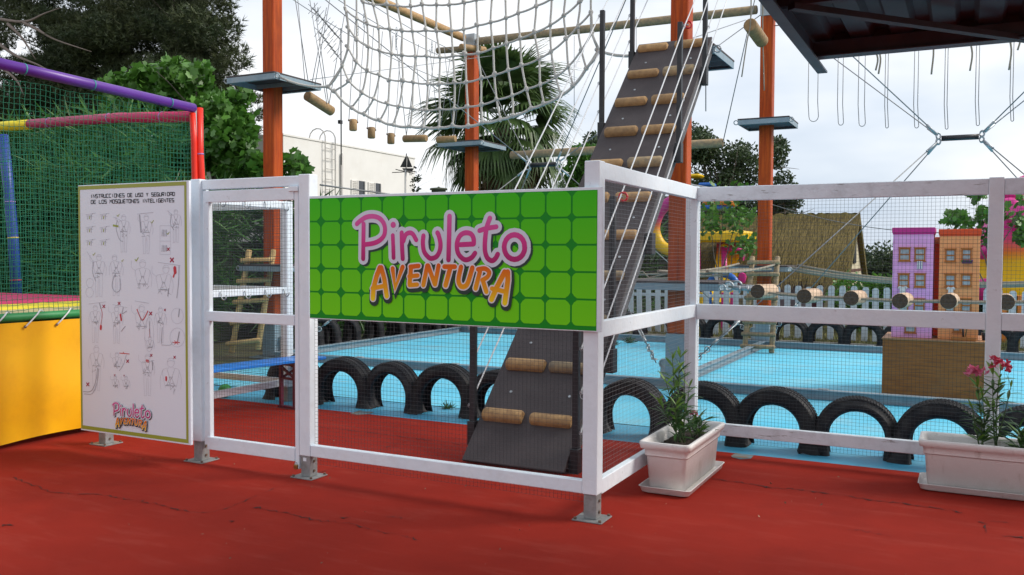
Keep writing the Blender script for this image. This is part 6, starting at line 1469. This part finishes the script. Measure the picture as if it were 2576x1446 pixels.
Vs = []
for k in range(K):
    d = base_d + rp.normal(scale=.55, size=(nT, 3)); d /= np.linalg.norm(d, axis=1)[:, None]; a = rp.normal(size=(nT, 3)); s = np.cross(d, a); s /= np.linalg.norm(s, axis=1)[:, None]
    L_ = rp.uniform(.13, .25, nT)[:, None]; w_ = .013
    Vs.append(np.stack([P_ - s * w_, P_ + s * w_, P_ + d * L_], 1))
Vv = np.concatenate(Vs, 0).reshape(-1, 3); npmesh('needles', Vv, np.arange(len(Vv)).reshape(-1, 3), pine_leaf, pine)
dead = mat('dead_branch', (.26, .20, .17), .9, c2=(.18, .14, .12), nscale=20)
for pts in ([(-20, 45), (60, 55), (110, 35), (150, 20)], [(60, 57), (95, 75), (140, 100), (230, 130)], [(-10, 105), (40, 140), (100, 165), (150, 195)], [(20, 60), (55, 95), (90, 150)], [(-10, 160), (40, 200), (60, 240)]):
    P3 = [at(x, y, Y=16.9) for x, y in pts]; MB().tube(smooth_pts(P3, 4), [.055 - .045 * i / ((len(P3) - 1) * 4) for i in range((len(P3) - 1) * 4 + 1)], 6).build('bare_branch', dead, pine)

# fig tree over the hedge
RF = random.Random(12); fc = []
for k in range(110):
    px = RF.uniform(285, 600); top_ = 212 - 22 * math.sin((px - 290) / 300 * math.pi) + 18 * math.sin(px * .11) + max(0, (px - 480)) * .55; py = RF.uniform(top_, 440); fc.append(cl(px, py, RF.uniform(11.8, 13.8), RF.uniform(.14, .42), None, RF.uniform(.12, .28)))
for (px, py, r_) in ((375, 195, .3), (480, 205, .28), (330, 215, .3), (430, 220, .3), (610, 245, .22), (600, 300, .3), (590, 350, .35), (605, 395, .25), (640, 410, .26), (655, 430, .22), (620, 425, .25), (735, 400, .18), (745, 430, .2), (765, 438, .14), (732, 425, .22), (580, 430, .3), (570, 270, .3)):
    fc.append(cl(px, py, 12.6 if px < 640 else 12.0, r_, None, r_ * .8))
tree('fig_tree', 'bright green broad-leaved fig tree above the green net', 'tree', (-13.2, 12.9, 0), fc, 12000, T_MAPLE, .11, .20, fig_leaf, .13, 5, nt=14, top=(-13.0, 12.9, 2.6))
# reed and bamboo hedge along the left side
rh = np.random.default_rng(21); hcl = []; RH = random.Random(5)
for k in range(150):
    f = RH.random()
    if f < .5: x, y = -18 + RH.random() * 7.4, 8.6 + RH.random() * 1.2 
    else: x, y = -10.9 + RH.uniform(-.5, .5), 8.6 + RH.random() * 13
    top_ = 3.3 if y < 10 else (2.4 if y < 13 else 1.7) + RH.uniform(-.2, .2)
    hcl.append((x, y, RH.uniform(.1, top_), .7, .6, .45))
hd = thing('reed_hedge', 'dense dark green reed hedge behind the net and the left tyres', 'hedge', (-11, 10, 0))
nH = 60000; leaves('reed_blades', clump_pts(hcl, nH, rh, .3), T_BLADE, .22, .50, reed_leaf, hd, rh, 'stuff', blade_frames(nH, rh, .25))
# dark core so the hedge is not see-through
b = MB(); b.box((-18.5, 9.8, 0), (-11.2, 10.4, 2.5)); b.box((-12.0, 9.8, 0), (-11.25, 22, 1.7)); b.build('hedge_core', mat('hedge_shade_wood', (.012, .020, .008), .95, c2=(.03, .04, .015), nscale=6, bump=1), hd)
# palm
palm = thing('fan_palm', 'shaggy fan palm behind the orange pillar with a skirt of dead fronds', 'palm', (-10.55, 20, 0), 'trees behind the course')
pc = at(1262, 300, Y=20)
MB().tube(smooth_pts([(pc.x, 20, 0), (pc.x + .03, 20, 2), (pc.x, 20, pc.z - .1)], 6), [.26 - .004 * i for i in range(13)], 14).build('trunk', mat('palm_trunk', (.16, .11, .07), .95, c2=(.09, .06, .04), nscale=12, stretch=(1, 1, 4), bump=1), palm)
def fan_mesh(nm, R_, n, spread, m_, droop, seed, ragged=0):
    rr = random.Random(seed); vs = []; fs = []; pet = R_ * .75
    i0 = 0; vs += [(-.012, 0, 0), (.012, 0, 0), (.010, pet, -.02), (-.010, pet, -.02)]; fs.append((0, 1, 2, 3)); vs += [(0, 0, -.015), (0, pet, -.035)]; fs += [(0, 3, 5, 4), (1, 4, 5, 2)]
    for k in range(n):
        a = (k / (n - 1) - .5) * spread; L_ = R_ * (1 - .22 * abs(a) / (spread / 2)) * rr.uniform(.88, 1.05); w = .5 * L_ * spread / n * 1.12
        d = Vector((math.sin(a), math.cos(a), 0)); s = Vector((math.cos(a), -math.sin(a), 0)); fold = .10 * L_ * abs(a) / spread
        p0 = Vector((0, pet, -.02)); i0 = len(vs); split = .5
        for f, wf_, sub in ((.02, .15, 0), (.28, .9, .004), (split, 1.0, .02), (.78, .42, .10 + droop * .3), (1.0, .03, .22 + droop * .9)):
            q_ = p0 + d * L_ * f - Vector((0, 0, sub * L_ * rr.uniform(.8, 1.3))) + Vector((0, 0, fold * f * .6)); vs += [tuple(q_ - s * w * wf_ + Vector((0, 0, .010))), tuple(q_ + s * w * wf_)]
        for j in range(4): fs.append((i0 + 2 * j, i0 + 2 * j + 1, i0 + 2 * j + 3, i0 + 2 * j + 2))
    me = bpy.data.meshes.new(nm); me.from_pydata(vs, [], fs); me.materials.append(m_); return me
FM = [fan_mesh('frond', .95, 30, 2.9, palm_leaf, .15, 1), fan_mesh('frond', 1.0, 32, 3.2, palm_leaf, .35, 2), fan_mesh('frond', .9, 28, 2.6, palm_leaf, .5, 3)]
DM = [fan_mesh('dead_frond', .8, 22, 1.6, palm_dead, .7, 4), fan_mesh('dead_frond', .75, 20, 1.2, palm_dead, .9, 5)]
RPm = random.Random(77)
org = V((pc.x, 20, pc.z - .35))
for k in range(54):
    az = k * 2.39996 + RPm.uniform(-.15, .15); f = k / 53; el = 1.2 - 1.85 * f + RPm.uniform(-.12, .12)
    d = V((math.cos(az) * math.cos(el), math.sin(az) * math.cos(el), math.sin(el)))
    o = bpy.data.objects.new('frond', FM[RPm.randrange(3)]); col.objects.link(o); o.parent = palm
    o.matrix_local = Matrix.Translation(org - WL[palm.name] + V((0, 0, .45 - .6 * f)) + d * .12) @ basis(d, RPm.uniform(-.25, .25)).to_4x4() @ Matrix.Scale(RPm.uniform(1.0, 1.3), 4)
for k in range(64):
    az = k * 2.39996 + RPm.uniform(-.3, .3); el = (-.75 if k < 22 else -1.12) + RPm.uniform(-.2, .25); d = V((math.cos(az) * math.cos(el), math.sin(az) * math.cos(el), math.sin(el)))
    o = bpy.data.objects.new('dead_frond', DM[RPm.randrange(2)]); col.objects.link(o); o.parent = palm
    o.matrix_local = Matrix.Translation(V((0, 0, pc.z - .5 - .024 * k)) + V((math.cos(az), math.sin(az), 0)) * .22 + V((pc.x + 10.55, 0, 0))) @ basis(d, RPm.uniform(-.3, .3)).to_4x4()
# trees and shrubs on the right
RT_ = random.Random(31)
def scatter(regions, Y, ys, r0, r1, n, R):
    out = []
    for _ in range(n):
        (x0, x1, y0, y1) = R.choice(regions); out.append(cl(R.uniform(x0, x1), R.uniform(y0, y1), Y + R.uniform(-ys, ys), R.uniform(r0, r1)))
    return out
tree('evergreen_tree', 'dark fine-leaved evergreen between the ramp pillar and the right pillar', 'tree', tuple(at(1840, 690, Y=25))[:2] + (0,), scatter([(1738, 1800, 340, 520), (1790, 1905, 400, 560), (1740, 1770, 315, 400), (1820, 1900, 370, 500)], 25, .9, .20, .42, 70, RT_), 13000, T_OVAL, .07, .13, olive_leaf, .14, 7, nt=12, surf=.4)
tree('evergreen_tree', 'dark fine-leaved evergreen just right of the right pillar', 'tree', tuple(at(1960, 690, Y=25.5))[:2] + (0,), scatter([(1940, 1975, 345, 460), (1940, 1990, 460, 540), (1960, 2005, 480, 515)], 25.5, .6, .12, .28, 38, RT_), 4200, T_OVAL, .07, .13, olive_leaf, .12, 9, nt=9, surf=.4)
tree('bright_shrub', 'bright green leafy shrub top left of the ramp above the sign', 'tree', tuple(at(1455, 600, Y=23))[:2] + (0,), scatter([(1410, 1470, 425, 500), (1440, 1500, 385, 480), (1460, 1500, 400, 440)], 23, .6, .25, .45, 26, RT_), 4200, T_OVAL, .12, .22, fig_leaf, .10, 10, nt=7)
tree('evergreen_tree', 'thin dark tree tip showing left of the upper ramp', 'tree', tuple(at(1510, 600, Y=24))[:2] + (0,), scatter([(1490, 1530, 325, 380), (1480, 1520, 360, 420)], 24, .5, .15, .28, 14, RT_), 1800, T_OVAL, .09, .16, olive_leaf, .10, 11, nt=6, surf=.4)
tree('young_tree', 'young leafy tree with pale trunk in front of the slide tower', 'tree', tuple(at(1797, 740, Y=17.6))[:2] + (0,), scatter([(1765, 1850, 505, 580), (1775, 1870, 530, 590), (1790, 1880, 470, 520), (1850, 1900, 500, 560), (1770, 1800, 480, 560), (1860, 1900, 600, 640)], 17.6, .4, .12, .28, 44, RT_), 460, T_MAPLE, .07, .14, fig_leaf, .04, 13, nt=4, surf=.1)
tree('young_tree', 'young leafy tree behind the orange model house and right fence post', 'tree', tuple(at(2505, 760, Y=17.2))[:2] + (0,), scatter([(2440, 2500, 535, 590), (2450, 2510, 560, 605), (2470, 2530, 520, 560), (2550, 2575, 490, 510), (2540, 2580, 545, 570), (2550, 2580, 585, 600), (2450, 2475, 480, 490), (2395, 2430, 548, 560)], 17.2, .3, .08, .2, 34, RT_), 480, T_MAPLE, .08, .15, fig_leaf, .035, 14, nt=6, surf=.3)
b = MB(); yt = bpy.data.objects.get('young_tree.001')
tree('wispy_shrub', 'thin dark twiggy shrub top just right of the weather vane', 'tree', tuple(at(1040, 600, Y=18))[:2] + (0,), [cl(1045, 452, 18, .09), cl(1052, 446, 18, .07), cl(1038, 470, 18, .06), cl(1050, 478, 18, .06)], 70, T_OVAL, .06, .10, olive_leaf, .02, 15)
# hedges that close the background
def hedge(name, label, x0, x1, y, z1, n, m_, tm, s0, s1, seed, zvar=.3, dens=.6, fr=None):
    R = random.Random(seed); rg_ = np.random.default_rng(seed); c_ = []; k = int((x1 - x0) / .45)
    for i in range(k):
        x = x0 + (x1 - x0) * i / k; h = z1 + R.uniform(-zvar, zvar) * .6
        for z in np.arange(.2, h, .55): c_.append((x + R.uniform(-.2, .2), y + R.uniform(-.3, .3), z, .5, .45, .42))
        c_.append((x, y, h - .2, .45, .4, .35))
    t = thing(name, label, 'hedge', ((x0 + x1) / 2, y, 0), 'hedges behind the picket fence'); leaves('leaves', clump_pts(c_, n, rg_, .4), tm, s0, s1, m_, t, rg_, 'stuff', blade_frames(n, rg_) if fr else None)
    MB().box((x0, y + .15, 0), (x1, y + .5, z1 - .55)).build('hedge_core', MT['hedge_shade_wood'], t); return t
hedge('reed_hedge', 'bamboo hedge seen between the ramp and its pillar', -9.6, -5.9, 19.0, 2.0, 16000, reed_leaf, T_BLADE, .2, .42, 3, fr=True)
hedge('dark_hedge', 'dark shrubs behind the slide tower and the cottage', -9, -4.2, 26.5, 3.1, 9000, olive_leaf, T_OVAL, .12, .22, 4)
hedge('dark_hedge', 'dark shrubs between the cottage gable and the lilac model house', -4.2, 8, 26.5, 1.75, 22000, olive_leaf, T_OVAL, .07, .14, 5)
hedge('dark_hedge', 'low dark hedge far behind the palm and white building', -22, -9, 33, 2.6, 12000, olive_leaf, T_OVAL, .16, .28, 6)
hedge('dark_hedge', 'grassy shrubs right behind the pickets beside the lilac house', -2.1, -.3, 19.3, .95, 5000, fig_leaf, T_OVAL, .07, .13, 8)
fw = thing('far_tree_line', 'distant dark line of trees along the horizon', 'trees', (0, 80, 0)); fw['kind'] = 'stuff'
rg3 = np.random.default_rng(8); R3 = random.Random(3); c_ = [(R3.uniform(-110, 60), R3.uniform(70, 90), R3.uniform(.2, 1.6), 2.2, 2, 1.0) for _ in range(420)]
leaves('foliage', clump_pts(c_, 60000, rg3, .3), T_OVAL, .25, .5, olive_leaf, fw, rg3, 'stuff')
# grass behind the tyres and weeds in the blue floor
grm = mat('dry_grass_blade', (.16, .19, .05), .8, c2=(.26, .22, .09), nscale=2, island=.4)
rg4 = np.random.default_rng(5); nG = 26000; X_ = np.stack([rg4.uniform(-9, 5, nG), rg4.uniform(15.8, 20, nG), np.full(nG, -.01)], 1)
gs = leaves('grass', X_, T_BLADE, .05, .14, grm, None, rg4, 'stuff', blade_frames(nG, rg4, -.6)); tag(gs, 'dry thin grass growing behind the far tyre row', 'grass')
for k, (px, py, r_) in enumerate(((1582, 862, .10), (1545, 868, .07), (1125, 1028, .06), (1568, 850, .14))):
    p = at(px, py, Z=0); nw = 60; rg5 = np.random.default_rng(k); w_ = leaves('weed', np.array(p)[None, :] + rg5.normal(scale=.02, size=(nw, 3)) * [1, 1, 0], T_BLADE, r_ * .8, r_ * 1.8, leaf_ole, None, rg5, None, blade_frames(nw, rg5, -.3))
    tag(w_, ['small grass tuft on the blue floor left of the ramp pillar', 'tiny grass tuft near the base of the ramp side', 'green weed at the foot of the tyres under the sign', 'taller weed at the back beam left of the ramp pillar'][k], 'weed')

# small dry litter on the red floor
RL = np.random.default_rng(17); nL_ = 170; X_ = np.stack([RL.uniform(-7, 2.5, nL_), RL.uniform(1.5, 6.6, nL_), np.full(nL_, .004)], 1)
lt = leaves('floor_litter', X_, [(-.2, 0, 0), (.2, .1, .1), (.25, .8, .05), (-.1, 1, .2)], .006, .020, mat('dry_litter', (.10, .05, .03), .9, c2=(.30, .22, .15), nscale=3, island=.4), None, RL, 'stuff')
lt.location.z = .008; tag(lt, 'scattered specks of dry litter on the red floor', 'litter')
